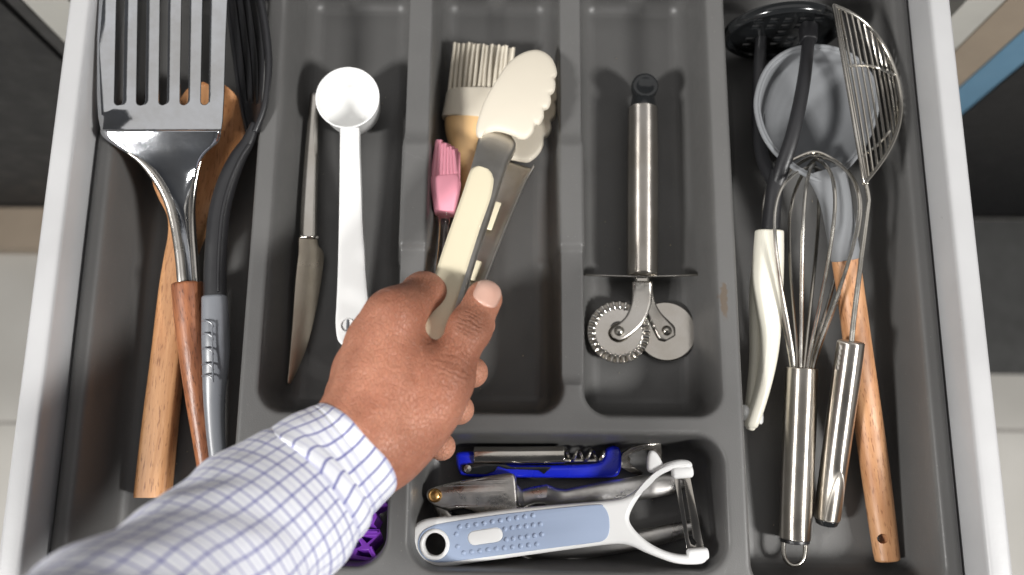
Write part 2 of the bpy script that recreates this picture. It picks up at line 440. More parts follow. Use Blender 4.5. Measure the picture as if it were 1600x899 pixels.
# ------------------------------------------------------------------ left compartment: beech spoon, slotted turner, black turner
def spoon():
    t = thing('wooden_spoon', 'pale beech spoon with a flat block handle under the slotted steel turner', 'spoon', at(240, 775, .004))
    a = at(240, 770, 0); b = at(292, 400, 0); ang = math.atan2(b.y - a.y, b.x - a.x)
    m = wood('beech', ang, (.62, .325, .15), (.42, .185, .07), (.22, .08, .03))
    # stations: left px, right px, y px, z of middle, half thickness
    S = [(212, 263, 778, .011, .0065), (214, 267, 760, .011, .0072), (226, 276, 660, .013, .0075), (239, 287, 560, .015, .0075), (251, 297, 460, .018, .0075),
         (259, 303, 410, .020, .0075), (266, 317, 370, .022, .0072), (264, 332, 340, .024, .0068), (250, 346, 312, .026, .006), (240, 360, 285, .028, .0052),
         (243, 374, 250, .030, .0046), (254, 382, 220, .032, .0042), (266, 385, 195, .033, .004), (276, 380, 170, .034, .0038), (288, 368, 148, .035, .0035), (302, 352, 134, .0355, .003), (318, 338, 129, .0358, .002)]
    S = spline(S, 4); rings = []
    for xl, xr, y, z, h in S:
        L, R = at(xl, y, z), at(xr, y, z); c = (L + R) / 2; hw = (R - L).length / 2; s = (R - L).normalized()
        dish = max(0, min(1, (330 - y) / 60)) * .006
        ring = []
        n = 20
        for k in range(n):
            q = 2 * math.pi * (k + .5) / n; cc, ss = math.cos(q), math.sin(q)
            x = math.copysign(abs(cc) ** .42, cc); yv = math.copysign(abs(ss) ** .42, ss)
            sag = -dish * (1 - x * x)
            ring.append(c + s * (hw * x) + V((0, 0, h * yv + sag)))
        rings.append(ring)
    Geo().loft(rings[:len(rings) * 6 // 16 + 3]).obj('handle', m, t, 50)
    Geo().loft(rings[len(rings) * 6 // 16 + 2:]).obj('bowl', m, t, 50)
spoon()

def turner():
    t = thing('slotted_turner', 'shiny steel slotted turner with a reddish wooden handle', 'turner', at(322, 745, .012))
    pl = Plane(at(160, 202, .058), at(345, 202, .062), at(250, 0, .071))
    out = [(158, 204), (154, 185), (151.5, 150), (150, 60), (150, -40), (153, -62), (162, -70), (340, -70), (350, -60), (352, -40), (351, 60), (350, 150), (348, 190), (346, 204)]
    holes = []
    for xa, xb, xc, xd in ((176, 190, 178.5, 192), (209.5, 224, 213, 227), (244, 258.5, 248, 261), (278, 293, 281, 294), (311, 326, 313.5, 326)):
        a = pl.p((xc + xd) / 2, 158); b = pl.p((xa + xb) / 2 - .5, -50)
        r = abs(pl.p(xd, 158)[0] - pl.p(xc, 158)[0]) / 2
        holes.append(slot(a, b, r))
    hd = Geo().plate(pl.pts(out), holes, .0013, .0004, pl.M)
    # the blade curls up gently towards its front and is bowed across, as pressed sheet is
    q0 = V(pl.M @ V((*pl.p(250, 204), 0)))
    hd.v = [tuple(V(p) + pl.n * (-.55 * max(0, (V(p) - q0).dot(pl.ey)) ** 2)) for p in hd.v]
    hd.obj('blade', M_mirror, t, 30)
    # shoulders: sheet curving down to the neck, edges rolled
    S = [(158, 346, 204, .0590, 0), (162, 345, 213, .0577, 0), (174, 341, 223, .0563, 0), (194, 326, 236, .0545, 0), (216, 315, 250, .0525, .0002), (236, 309, 270, .0497, .0010), (253, 304, 296, .0462, .0030),
         (265, 301, 325, .0435, .0065), (273, 302, 360, .0408, .0078), (279, 305, 400, .0382, .0080), (283, 308, 445, .0355, .0080)]
    rows = []
    for xl, xr, y, z, d in spline(S, 4):
        zl = z + .004 * 0
        L, R = at(xl, y, z), at(xr, y, z + (.0035 if y < 206 else .0035 * max(0, 1 - (y - 204) / 60)))
        row = []
        for k in range(17):
            u = k / 16; x = 2 * u - 1
            p = L.lerp(R, u); row.append(p + V((0, 0, -d * (1 - abs(x) ** 2.6))))
        rows.append(row)
    Geo().grid(rows).obj('neck', M_mirror, t, 60, solid=.0014)
    # rolled left edge rib
    path = [at(xl + 2, y, z + .0004) for xl, xr, y, z, d in spline(S[3:], 4)]
    n = len(path)
    Geo().sweep(path, [.0008 + .0022 * min(1, i / 8) for i in range(n)], None, None, 10, rnd=.0006).obj('rolled_edge', M_steelb, t)
    path2 = [at(xr - 1, y, z + .0004) for xl, xr, y, z, d in spline(S[4:], 4)]
    n = len(path2)
    Geo().sweep(path2, [.0006 + .0016 * min(1, i / 8) for i in range(n)], None, None, 10, rnd=.0006).obj('rolled_edge', M_steel, t)
    H = [(293, 446, .0330, 25.5), (297, 500, .030, 24.5), (303, 560, .0268, 22.5), (310, 630, .0225, 19), (318, 700, .018, 15), (325, 760, .0145, 12.5), (330, 800, .013, 11)]
    H = spline(H, 4)
    pa = [at(x, y, z) for x, y, z, w in H]; ws = [w / 2.62 * .001 for x, y, z, w in H]
    ang = math.atan2(pa[-1].y - pa[0].y, pa[-1].x - pa[0].x)
    m = wood('reddish_hardwood', ang, (.42, .165, .075), (.17, .055, .025), (.08, .025, .01), 1.2, .38)
    Geo().sweep(pa, ws, [w * .92 for w in ws], n=24, rnd=.002).obj('handle', m, t)
    g = Geo().sweep([at(292.5, 443, .0332), at(293, 447, .033)], .0090, .0082, n=24); g.obj('ferrule', M_steel, t)
turner()

def black_turner():
    t = thing('nylon_turner', 'black nylon slotted turner with a grey plastic handle, leaning on the divider', 'turner', at(340, 730, .010))
    S = [(336, 470, .040, 18.5), (336, 430, .041, 18.5), (338, 380, .043, 18), (343, 330, .045, 17.5), (355, 285, .047, 16.5), (371, 248, .049, 14), (387, 222, .050, 11), (398, 196, .0515, 8)]
    S = spline(S, 5)
    Geo().sweep([at(x, y, z) for x, y, z, w in S], [w / 2.75 * .001 for *_, w in S], [w / 2.75 * .0008 for *_, w in S], n=16, e=2.4, rnd=.002).obj('shaft', M_black, t)
    # ridge along the shaft
    Geo().sweep([at(x + 5, y, z + w / 2.75 * .00072) for x, y, z, w in S[2:30]], .0011, None, None, 8, rnd=.0008).obj('shaft_ridge', M_black, t)
    # blade: leaning sheet, right edge high
    rows = []
    E = [(386, 399, 205, .046, .0525), (379, 411, 175, .040, .0545), (374, 417, 145, .036, .056), (368, 421, 100, .033, .057), (362, 418, 55, .032, .058), (356, 410, 5, .032, .059), (349, 398, -50, .033, .060)]
    for xl, xr, y, zl, zr in spline(E, 6):
        L, R = at(xl, y, zl), at(xr, y, zr)
        rows.append([L.lerp(R, k / 20) + V((0, 0, -.0035 * (1 - (2 * k / 20 - 1) ** 2))) for k in range(21)])
    keep = Geo(); n = 21; m = len(rows)
    vv = [p for r in rows for p in r]
    ff = []
    for i in range(m - 1):
        for k in range(n - 1):
            if 10 <= i <= m - 3 and k in (4, 8, 12, 16): continue
            ff.append((i * n + k, i * n + k + 1, (i + 1) * n + k + 1, (i + 1) * n + k))
    keep.add(vv, ff).obj('blade', M_black, t, 50, solid=.002)
    Geo().sweep([r[-1] + V((0, 0, .0004)) for r in rows], .0019, None, None, 10, rnd=.001).obj('rim', M_black, t)
    Geo().sweep([r[0] for r in rows], .0014, None, None, 8, rnd=.001).obj('rim', M_black, t)
    H = [(335, 466, .0405, 19.5), (336, 490, .039, 20.5), (337, 530, .0365, 21.5), (337, 565, .034, 20.5), (335, 610, .031, 17.5), (336, 660, .0265, 15), (340, 710, .022, 13.5), (347, 770, .017, 13)]
    H = spline(H, 5)
    h = Geo().sweep([at(x, y, z) for x, y, z, w in H], [w / 2.7 * .001 for *_, w in H], [w / 2.7 * .00085 for *_, w in H], n=24, e=2.8, rnd=.002).obj('handle', M_greyh, t)
    g = Geo()
    for y in (505, 525, 548, 572, 590):    # raised grip ribs
        z = .0475 - (y - 505) * .00006
        g.sweep(spline([at(316, y - 2, z - .006), at(320, y - 4, z - .0012), at(330, y, z - .0004), at(333, y + 6, z - .0012)], 4), .0006, None, None, 6, rnd=.0004)
    g.sweep([at(331, 503, .0472), at(333, 594, .0418)], .0005, None, None, 6, rnd=.0004)
    g.obj('grip_rib', M_greyh, h)
black_turner()

# ------------------------------------------------------------------ knife compartment
def knife():
    t = thing('table_knife', 'steel table knife lying beside the white scoop', 'knife', at(475, 372, .001))
    H = [(492, 150, .0105, 8), (490, 190, .0105, 9.5), (486, 260, .0108, 11.5), (483, 330, .0112, 13), (482, 366, .0115, 13.5), (482, 371, .0115, 12)]
    H = spline(H, 5)
    Geo().sweep([at(x, y, z) for x, y, z, w in H], [w / 2.42 * .001 for *_, w in H], [.0032] * len(H), up=(.25, 0, 1), n=16, e=2.6, rnd=.0015).obj('handle', M_steel, t)
    pl = Plane(at(466, 395, .0150), at(506, 402, .0060), at(449, 597, .0115))
    out = spline([(469, 368), (466, 395), (461, 440), (456, 510), (450.5, 575), (448.5, 597), (451, 600.5), (455, 598), (466, 576), (481, 538), (494, 485), (503, 430), (506, 402), (503, 391), (498, 385), (496, 376), (495.5, 368)], 4, True)
    Geo().plate(pl.pts(out), [], .0015, .0006, pl.M).obj('blade', M_dark, t, 50)
    Geo().sweep([at(469.5, 370.5, .0150), at(496, 371.5, .0095)], .0015, .0016, n=10, rnd=.0006).obj('bolster', M_steel, t)
knife()

def scoop():
    t = thing('measuring_scoop', 'white plastic measuring scoop with a round cup and long handle', 'scoop', at(555, 190, .002))
    c = at(543, 153, .036)
    R = .0205
    tilt = Matrix.Rotation(rad(4), 4, 'X')
    Mx = Matrix.Translation(c) @ tilt
    prof = [(.0001, -.0235), (R * .80, -.0235), (R * .86, -.0225), (R * .89, -.020), (R * .965, -.003), (R * .985, -.0006), (R, 0), (R * 1.0, .0003), (R * .955, .0003), (R * .94, -.0008), (R * .86, -.0195), (R * .82, -.0215), (R * .7, -.022), (.0001, -.022)]
    Geo().lathe(prof, 56, Mx).obj('cup', M_white, t, 50)
    S = [(546, 200, .0358, 15.5), (546, 240, .035, 16), (547.5, 330, .0325, 18.5), (549, 420, .029, 22), (550, 470, .027, 25), (550.5, 505, .0255, 27), (551, 530, .0245, 24), (551, 541, .024, 15)]
    S = spline(S, 5); rings = []
    # channel handle: flat top with a deep right-hand skirt
    pa = [at(x, y, z) for x, y, z, w in S]; ws = [w / 2.58 * .001 for *_, w in S]
    top = Geo().sweep([p + V((0, 0, -.0012)) for p in pa], ws, .0013, n=16, e=5)
    h = top.obj('handle', M_white, t, 45)
    g = Geo()
    for sd in (-1, 1):
        g.sweep([p + V((sd * (w - .0012), 0, -.0055)) for p, w in zip(pa[:-6], ws)], .0009, .0040, n=10, e=5)
    g.obj('skirt', M_white, h, 45)
    # little embossed ring with a bar
    p = at(543, 509, .0257)
    tr = [p + V((.0042 * math.cos(a), .0042 * math.sin(a), .0003)) for a in [2 * math.pi * k / 28 for k in range(28)]]
    Geo().sweep(tr, .0006, None, None, 8, loop=True).obj('hanging_mark', M_white, h)
    Geo().sweep([p + V((0, -.0038, .0002)), p + V((0, .0038, .0002))], .0008, None, None, 8).obj('hanging_mark', M_greyh, h)
scoop()

# ------------------------------------------------------------------ middle compartment: brushes
def brush():
    t = thing('basting_brush', 'cream silicone basting brush with a varnished wooden handle behind the tongs', 'brush', at(720, 230, .002))
    pl = Plane(at(697, 150, .018), at(790, 150, .018), at(740, 75, .021))
    for j in range(2):
        for k in range(13):
            u = k / 12
            xb, xt = 701 + 92 * u + 2 * j, 711 + 90 * u + random.uniform(-2, 2) + 3 * j
            yt = 69 + 7 * u * u + random.uniform(-2, 2)
            z = .0185 - .006 * j
            Geo().sweep([at(xb, 152, z), at((xb + xt) / 2 + random.uniform(-.6, .6), 110, z + .001), at(xt, yt, z + .0025)], [.00135, .00125, .0010], None, None, 8, rnd=.0008).obj('bristle', M_cream, t)
    F = [(742, 147, .0145, 46), (742, 151, .0145, 47), (740, 168, .014, 48), (738, 187, .0135, 50)]
    Geo().sweep([at(x, y, z) for x, y, z, w in F], [w / 2.45 * .001 for *_, w in F], .0095, n=28, e=3, rnd=.001).obj('ferrule', M_cream, t)
    H = [(739, 186, .0135, 45.5), (738, 200, .0133, 45), (738, 222, .013, 40), (737, 250, .0125, 31), (736, 280, .012, 23.5), (733, 320, .012, 19), (725, 420, .012, 16), (712, 560, .011, 15)]
    H = spline(H, 4)
    Geo().sweep([at(x, y, z) for x, y, z, w in H], [w / 2.45 * .001 for *_, w in H], [min(.0092, w / 2.45 * .001) for *_, w in H], n=24, e=2.3, rnd=.003).obj('handle', M_peach, t)
brush()
def pink_brush():
    t = thing('pastry_brush', 'small pink silicone pastry brush with a clear handle', 'brush', at(695, 330, .003))
    for j in range(3):
        for k in range(7):
            u = k / 6
            xb, xt = 676 + 38 * u, 685 + 24 * u + j * 3 + random.uniform(-.8, .8)
            yb, yt = 283 + 4 * u, 221 + 13 * u + random.uniform(-3, 3) + j * 2
            z = .040 - .0045 * j
            Geo().sweep([at(xb, yb, z), at(xt, yt, z + .001)], [.0022, .0016], .0016, None, 8, rnd=.0009).obj('bristle', M_pink, t)
    F = [(695, 282, .035, 23.5), (695.5, 287, .035, 24.5), (696, 308, .0345, 21), (695.5, 328, .034, 17.5), (695, 333, .034, 16.5)]
    Geo().sweep([at(x, y, z) for x, y, z, w in F], [w / 2.5 * .001 for *_, w in F], [.0085, .009, .0088, .0078, .0072], n=24, e=7, rnd=.0006).obj('ferrule', M_pink, t, 35)
    H = spline([(694.5, 331, .034, 12.5), (694, 345, .0335, 9), (693, 362, .032, 7.2), (690, 400, .028, 7), (686, 450, .022, 7.5), (682, 520, .012, 9)], 5)
    Geo().sweep([at(x, y, z) for x, y, z, w in H], [w / 2.5 * .001 for *_, w in H], None, n=16, rnd=.002).obj('handle', M_clear, t)
pink_brush()

# ------------------------------------------------------------------ tongs, held in the hand
TZ = lambda y: .068 + (y - 210) * (.050 / 320)           # height of the upper arm's face along the photo's y
def tongs():
    t = thing('kitchen_tongs', 'steel tongs with cream silicone heads and inlaid grip, held in the hand', 'tongs', at(700, 470, .10))
    # upper head
    pl = Plane(at(760, 205, .0690), at(830, 200, .0690), at(845, 80, .058))
    out = spline([(744, 206), (745, 190), (756, 160), (776, 126), (795, 98), (816, 81), (837, 74), (852, 78), (863, 88), (869, 103), (870, 114), (866, 120), (868, 129), (866, 141), (860, 147), (861, 157), (857, 167), (850, 171),
                  (849.5, 182), (843, 192), (836, 194), (833, 204), (823, 213), (812, 213.5), (800, 208), (776, 202), (758, 205), (751, 211)], 4, True)
    Geo().dome(pl.pts(out), pl.M, .0054, 2.6, pl.p(806, 145)).obj('silicone_head', M_cream, t, 60)
    # lower head
    pl2 = Plane(at(790, 245, .036), at(850, 240, .036), at(862, 110, .026))
    out2 = spline([(778, 250), (782, 210), (800, 165), (822, 128), (848, 108), (864, 110), (872, 122), (871, 134), (874, 142), (873, 156), (868, 163), (870, 172), (867, 185), (861, 191), (862, 202), (857, 213), (850, 218), (849, 230), (842, 242), (832, 252), (822, 256), (800, 252)], 4, True)
    Geo().dome(pl2.pts(out2), pl2.M, .0054, -1.6, pl2.p(826, 185)).obj('silicone_head', M_cream, t, 60)
    # arms: pressed channel, C section open below (upper) or above (lower)
    def arm(S, dep, sgn):
        rows = []
        for xl, xr, y, z, in spline(S, 5):
            tilt = 0
            L, R = at(xl, y + (xl - (xl + xr) / 2) * .32, z), at(xr, y + (xr - (xl + xr) / 2) * .32, z)
            s = (R - L).normalized(); w = (R - L).length
            prof = [(0, -dep), (0, -dep * .6), (0, -.0030), (.0003, -.0014), (.0012, -.0004), (.0028, 0)] + [(w * q, .0004) for q in (.25, .5, .75)] + [(w - .0028, 0), (w - .0012, -.0004), (w - .0003, -.0014), (w, -.0030), (w, -dep * .6), (w, -dep)]
            rows.append([L + s * a + V((0, 0, sgn * b)) for a, b in prof])
        return Geo().grid(rows)
    S = [(754, 800, 204, .0630), (750, 806, 213, .0648), (747, 803, 224, .0672), (743, 794, 240, TZ(240) - .0012), (737, 786, 262, TZ(262)), (728, 777, 290, TZ(290)), (712, 761, 340, TZ(340)), (696, 744, 390, TZ(390)), (680, 729, 440, TZ(440)), (668, 718, 480, TZ(480)), (657, 708, 520, TZ(520)), (645, 697, 560, TZ(560)), (630, 682, 610, TZ(610))]
    arm(S, .010, 1).obj('arm', M_satin, t, 50, solid=.0011)
    S2 = [(782, 833, 256, .036), (783, 827, 268, .0365), (778, 818, 285, .038), (768, 807, 310, .041), (752, 790, 350, .046), (735, 772, 395, .052), (719, 755, 440, .058), (700, 736, 490, .065), (680, 716, 540, .072), (655, 690, 600, .08)]
    arm(S2, .008, -1).obj('arm', M_satin, t, 50, solid=.0011)
    # cream inlay on the upper arm
    I = [(746, 764, 262), (738, 770, 268), (732, 771, 280), (724, 766, 305), (710, 752, 345), (695, 738, 388), (679, 722, 438), (667, 709, 480), (656, 698, 520), (645, 687, 555)]
    rows = []
    for xl, xr, y in spline(I, 5):
        L, R = at(xl, y + (xl - (xl + xr) / 2) * .32, TZ(y) + .0006), at(xr, y + (xr - (xl + xr) / 2) * .32, TZ(y) + .0006)
        rows.append([L.lerp(R, k / 8) + V((0, 0, .0010 * (1 - (k / 4 - 1) ** 4))) for k in range(9)])
    Geo().grid(rows).obj('grip_inlay', M_inlay, t, 60, solid=.001)
    # the lower arm's inlay seen through its slot
    for a, b in (((778, 318), (764, 357)), ((748, 410), (738, 436))):
        za = .036 + (a[1] - 256) * .00012; zb = .036 + (b[1] - 256) * .00012
        Geo().sweep([at(*a, za + .002), at(*b, zb + .002)], .0020, .0008, n=10, rnd=.001).obj('grip_inlay', M_inlay, t)
tongs()

# ------------------------------------------------------------------ double pastry wheel
def pastry_cutter():
    t = thing('pastry_cutter', 'double pastry cutter with a steel handle, one crimped and one plain wheel', 'pastry cutter', at(1004, 432, .001))
    za, zb = .020, .0205
    a, b = at(1004, 428, za), at(1004.5, 172, zb)
    hd = Geo().sweep([a, a.lerp(b, .25), a.lerp(b, .5), a.lerp(b, .75), b], [.0097, .0099, .0099, .0099, .0096], None, n=32, rnd=.0012).obj('handle', M_tube, t)
    c = at(1005, 160, zb); k = at(1006, 140, .021)
    Geo().sweep([at(1004.5, 175, zb), at(1005, 158, zb), at(1005.5, 146, zb)], [.0082, .0080, .0066], None, n=24, rnd=.002).obj('end_cap', M_blackgloss, t)
    Mk = Matrix.Translation(k + V((0, 0, .002)))
    Geo().lathe([(.0001, -.010), (.006, -.0098), (.0078, -.006), (.0088, 0), (.0088, .0035), (.0080, .0052), (.0066, .0056), (.0052, .0050), (.0030, .0044), (.0001, .0042)], 32, Mk).obj('hanging_knob', M_blackgloss, t)
    # finger guard: upright curved plate
    rows = []
    for i in range(25):
        u = i / 24 * 2 - 1
        p = at(1002.5 + 89 * u, 430 + 3.5 * (1 - u * u) , .012)
        hh = .0105 * math.sqrt(max(0.02, 1 - abs(u) ** 3.2))
        vd = (CAM - p).normalized(); rows.append([p + V((vd.x * q * hh * .9, vd.y * q * hh * .85, .0005 + q * hh)) for q in (-1, -.5, 0, .5, 1)])
    Geo().grid(rows).obj('finger_guard', M_steel, t, 50, solid=.0012, offset=0)
    Geo().sweep([at(1003.5, 426, .019), at(1003.5, 440, .0185)], .0046, .0024, n=12, e=4).obj('tang', M_steel, t)
    def forkarm(L, z0, z1):
        rows = []
        for x0, y0, x1, y1, z in spline(L, 5): rows.append([at(x0, y0, z).lerp(at(x1, y1, z), k / 6) for k in range(7)])
        return Geo().grid(rows)
    # wheels
    cl, cr = at(966.5, 519, .0115), at(1040.5, 518, .0050)
    w = Geo(); nfl = 30; R = .0198; rings = []
    nn = nfl * 6
    for rr, am in ((.0002, 0), (.008, 0), (R * .68, 0), (R * .74, 0), (R * .765, .25), (R * .80, .9), (R * .90, 1), (R * .97, 1), (R, 1)):
        rings.append([cl + V((rr * math.cos(q), rr * math.sin(q), .0012 * am * math.sin(nfl * q))) for q in [2 * math.pi * i / nn for i in range(nn)]])
    w.loft(rings, False).obj('crimped_wheel', M_steel, t, 180, solid=.0010, offset=0)
    w2 = Geo().lathe([(.0001, -.0006), (.0185, -.0006), (.0192, 0), (.0185, .0006), (.0001, .0006)], 64, Matrix.Translation(cr)).obj('plain_wheel', M_steel, t)
    A = [(988, 440, 1019, 440, .0165), (988, 455, 1019, 455, .0150), (986, 475, 1018, 472, .0142), (978, 494, 1012, 492, .0140), (966, 506, 1003, 508, .0140), (956, 513, 988, 522, .0140), (953, 520, 975, 530, .0140), (957, 528, 966, 532, .0140)]
    forkarm(A, 0, 0).obj('fork_arm', M_steelb, t, 50, solid=.0011)
    B = [(992, 440, 1017, 440, .0120), (1000, 460, 1020, 456, .010), (1006, 480, 1024, 474, .0085), (1015, 500, 1033, 490, .0074), (1024, 520, 1046, 503, .0070), (1030, 530, 1054, 512, .0070), (1040, 533, 1055, 525, .0070)]
    forkarm(B, 0, 0).obj('fork_arm', M_steelb, t, 50, solid=.0011)
    for c, dz in ((cl, .0030), (cr, .0026)):
        Geo().lathe([(.0001, -.002), (.0034, -.002), (.0034, .0004), (.0030, .0012), (.0022, .0021), (.0010, .0026), (.0001, .0027)], 24, Matrix.Translation(c + V((0, 0, dz)))).obj('rivet', M_wire, t)
pastry_cutter()

# ------------------------------------------------------------------ right compartment: ladle, masher, whisk, skimmer
def ladle():
    t = thing('ladle', 'grey silicone ladle with a long beech handle and a hole near its end', 'ladle', at(1275, 170, .002))
    rim = spline([(1274, 73), (1312, 79), (1345, 99), (1365, 132), (1370, 165), (1362, 200), (1346, 232), (1326, 258), (1304, 280), (1284, 283), (1262, 274), (1238, 260), (1210, 236), (1191, 205), (1182, 165), (1189, 128), (1206, 99), (1236, 79)], 4, True)
    Z0 = .050
    c = at(1274, 168, .006) + V((0, 0, 0))
    rp = [at(x, y, Z0 + (.004 if y > 255 else 0)) for x, y in rim]
    rings = []
    cxy = V((sum(p.x for p in rp) / len(rp), sum(p.y for p in rp) / len(rp) + .003, 0))
    for s in (1.0, .985, .96, .93, .87, .79, .69, .56, .4, .22, .05):
        dz = 0 if s > .99 else None
        q = min(s, 1.0)
        d = .045 * max(0, 1 - q ** 2.2) ** .9 if s <= 1 else (0.0012 if s == 1.035 else -.0006)
        rings.append([V((cxy.x + (p.x - cxy.x) * s, cxy.y + (p.y - cxy.y) * s, p.z - (p.z - .0035) / .0465 * d)) for p in rp])
    g = Geo().loft(rings, False); n = len(rp)
    g.f.append(tuple((len(rings) - 1) * n + k for k in range(n)))
    g.obj('bowl', M_grey, t, 60, solid=.0022, offset=-1)
    Geo().sweep([V((cxy.x + (p.x - cxy.x) * 1.012, cxy.y + (p.y - cxy.y) * 1.006, p.z)) for p in rp], .0014, .0013, None, 10, loop=True).obj('rim', M_grey, t)
    N = [(1291, 268, .0515, 34), (1299, 290, .051, 29), (1307, 320, .049, 25), (1313, 355, .046, 23), (1318, 385, .043, 23), (1321, 404, .041, 23)]
    N = spline(N, 5)
    Geo().sweep([at(x, y, z) for x, y, z, w in N], [w / 2.68 * .001 for *_, w in N], [.0035 + .0045 * min(1, i / 14) for i in range(len(N))], n=20, e=2.4, rnd=.001).obj('neck', M_grey, t)
    H = [(1321, 402, .041, 21.5), (1331, 470, .0355, 21), (1343, 560, .029, 21.5), (1357, 660, .0215, 22), (1371, 760, .0145, 21.5), (1383, 850, .0105, 20), (1386.5, 874, .0100, 19)]
    H = spline(H, 5); pa = [at(x, y, z) for x, y, z, w in H]
    ang = math.atan2(pa[-1].y - pa[0].y, pa[-1].x - pa[0].x)
    m = wood('pale_beech', ang, (.60, .32, .16), (.43, .195, .085), (.24, .09, .035), .9, .45)
    h = Geo().sweep(pa, [w / 2.6 * .001 for *_, w in H], [w / 2.6 * .00088 for *_, w in H], n=28, e=2.2, rnd=.0012).obj('handle', m, t)
    hc = at(1380.5, 842, .0178)
    bo = Geo().lathe([(.0001, -.02), (.0029, -.02), (.0029, .02), (.0001, .02)], 24, axisM(hc + V((0, 0, -.006)), (0, 0, 1)))
    cut = bo.obj('cutter', M_black)
    md = h.modifiers.new('hole', 'BOOLEAN'); md.object = cut; md.operation = 'DIFFERENCE'
    dg = bpy.context.evaluated_depsgraph_get(); me = bpy.data.meshes.new_from_object(h.evaluated_get(dg)); h.modifiers.clear(); h.data = me
    bpy.data.objects.remove(cut)
    me.set_sharp_from_angle(angle=rad(40))
ladle()

def masher():
    t = thing('potato_masher', 'black nylon potato masher with an ivory curved handle', 'masher', at(1200, 360, .006))
    C = at(1221, 47, .038)
    M = axisM(C, (0.02, -.996, -.06), (1, 0, .03))
    R = .0350
    holes = []
    for ix in range(-3, 4):
        for iy in range(-3, 4):
            x, y = ix * .0092, iy * .0092
            if math.hypot(x, y) < R - .0075 and not (iy == 0 and abs(ix) in (2, 1)):
                holes.append([(x - .0028, y - .0028), (x + .0028, y - .0028), (x + .0028, y + .0028), (x - .0028, y + .0028)])
    Geo().plate(circle((0, 0), R, 64), holes, .004, .0006, M).obj('mashing_plate', M_blackgloss, t, 35)
    Geo().sweep([M @ V((R * math.cos(a), R * math.sin(a), .0015)) for a in [2 * math.pi * k / 72 for k in range(72)]], .0026, .0038, None, 12, loop=True).obj('plate_rim', M_blackgloss, t)
    S = spline([(1263, 38, .050, 11), (1264, 56, .052, 11), (1262, 75, .054, 10.5), (1257, 120, .0565, 11), (1248, 170, .057, 11.5), (1236, 220, .055, 12), (1222, 262, .050, 13), (1213, 290, .046, 12)], 5)
    Geo().sweep([at(x, y, z) for x, y, z, w in S], [w / 2.75 * .001 for *_, w in S], None, n=16, e=2.4, rnd=.001).obj('arm', M_black, t)
    S = spline([(1190, 60, .030, 10), (1186, 120, .027, 11), (1185, 190, .028, 11), (1190, 240, .034, 11), (1200, 268, .040, 11), (1212, 288, .045, 11)], 5)
    Geo().sweep([at(x, y, z) for x, y, z, w in S], [w / 2.65 * .001 for *_, w in S], None, n=16, e=2.4, rnd=.001).obj('arm', M_black, t)
    Geo().sweep([at(1263, 44, .050), at(1263.5, 64, .053)], [.0056, .0050], None, n=20, e=3, rnd=.001).obj('socket', M_black, t)
    S = spline([(1214, 270, .0465, 12), (1211, 292, .0455, 13.5), (1207, 325, .043, 14.5), (1203, 366, .040, 15.5)], 5)
    Geo().sweep([at(x, y, z) for x, y, z, w in S], [w / 2.7 * .001 for *_, w in S], None, n=18, e=2.3, rnd=.002).obj('shaft', M_black, t)
    # handle: broad at the top, hollowed on the left, thin at the foot
    S = [(1181, 1223, 363, .040, .0085), (1178, 1223, 400, .037, .0090), (1176, 1222, 440, .034, .0090), (1182, 1221, 480, .031, .0085), (1188, 1218, 520, .028, .0080), (1187, 1213, 560, .025, .0075), (1181, 1204, 600, .022, .0070), (1172, 1194, 635, .0195, .0062), (1164, 1184, 662, .0175, .0055), (1166, 1179, 669, .0170, .004)]
    S = spline(S, 5)
    pa, ws, hs = [], [], []
    for xl, xr, y, z, h in S: pa.append(at((xl + xr) / 2, y, z)); ws.append((at(xr, y, z) - at(xl, y, z)).length / 2); hs.append(h)
    h = Geo().sweep(pa, ws, hs, n=24, e=2.8, rnd=.0012).obj('handle', M_ivory, t)
    # deeper back of the handle, seen left of the hollow
    S = spline([(1177, 1200, 405, .026), (1172, 1195, 450, .022), (1172, 1192, 500, .019), (1172, 1190, 560, .0155), (1168, 1184, 610, .0135), (1164, 1178, 645, .0125)], 5)
    Geo().sweep([at((a + b) / 2, y, z) for a, b, y, z in S], [(b - a) / 2 / 2.55 * .001 for a, b, y, z in S], .006, n=20, e=3, rnd=.002).obj('handle_back', M_ivory, h)
    for x in (1163, 1187):
        p = at(x, 645 + (x - 1163) * .25, .017)
        Geo().lathe([(.0001, -.0015), (.0040, -.0015), (.0048, -.0005), (.0048, .0006), (.0040, .0014), (.0001, .0018)], 24, axisM(p, (1 if x > 1175 else -1, 0, .55))).obj('hanging_peg', M_white, h)
    Geo().sweep([at(1163, 645, .017), at(1187, 651, .017)], .0024, None, None, 14).obj('hanging_peg', M_white, h)
masher()

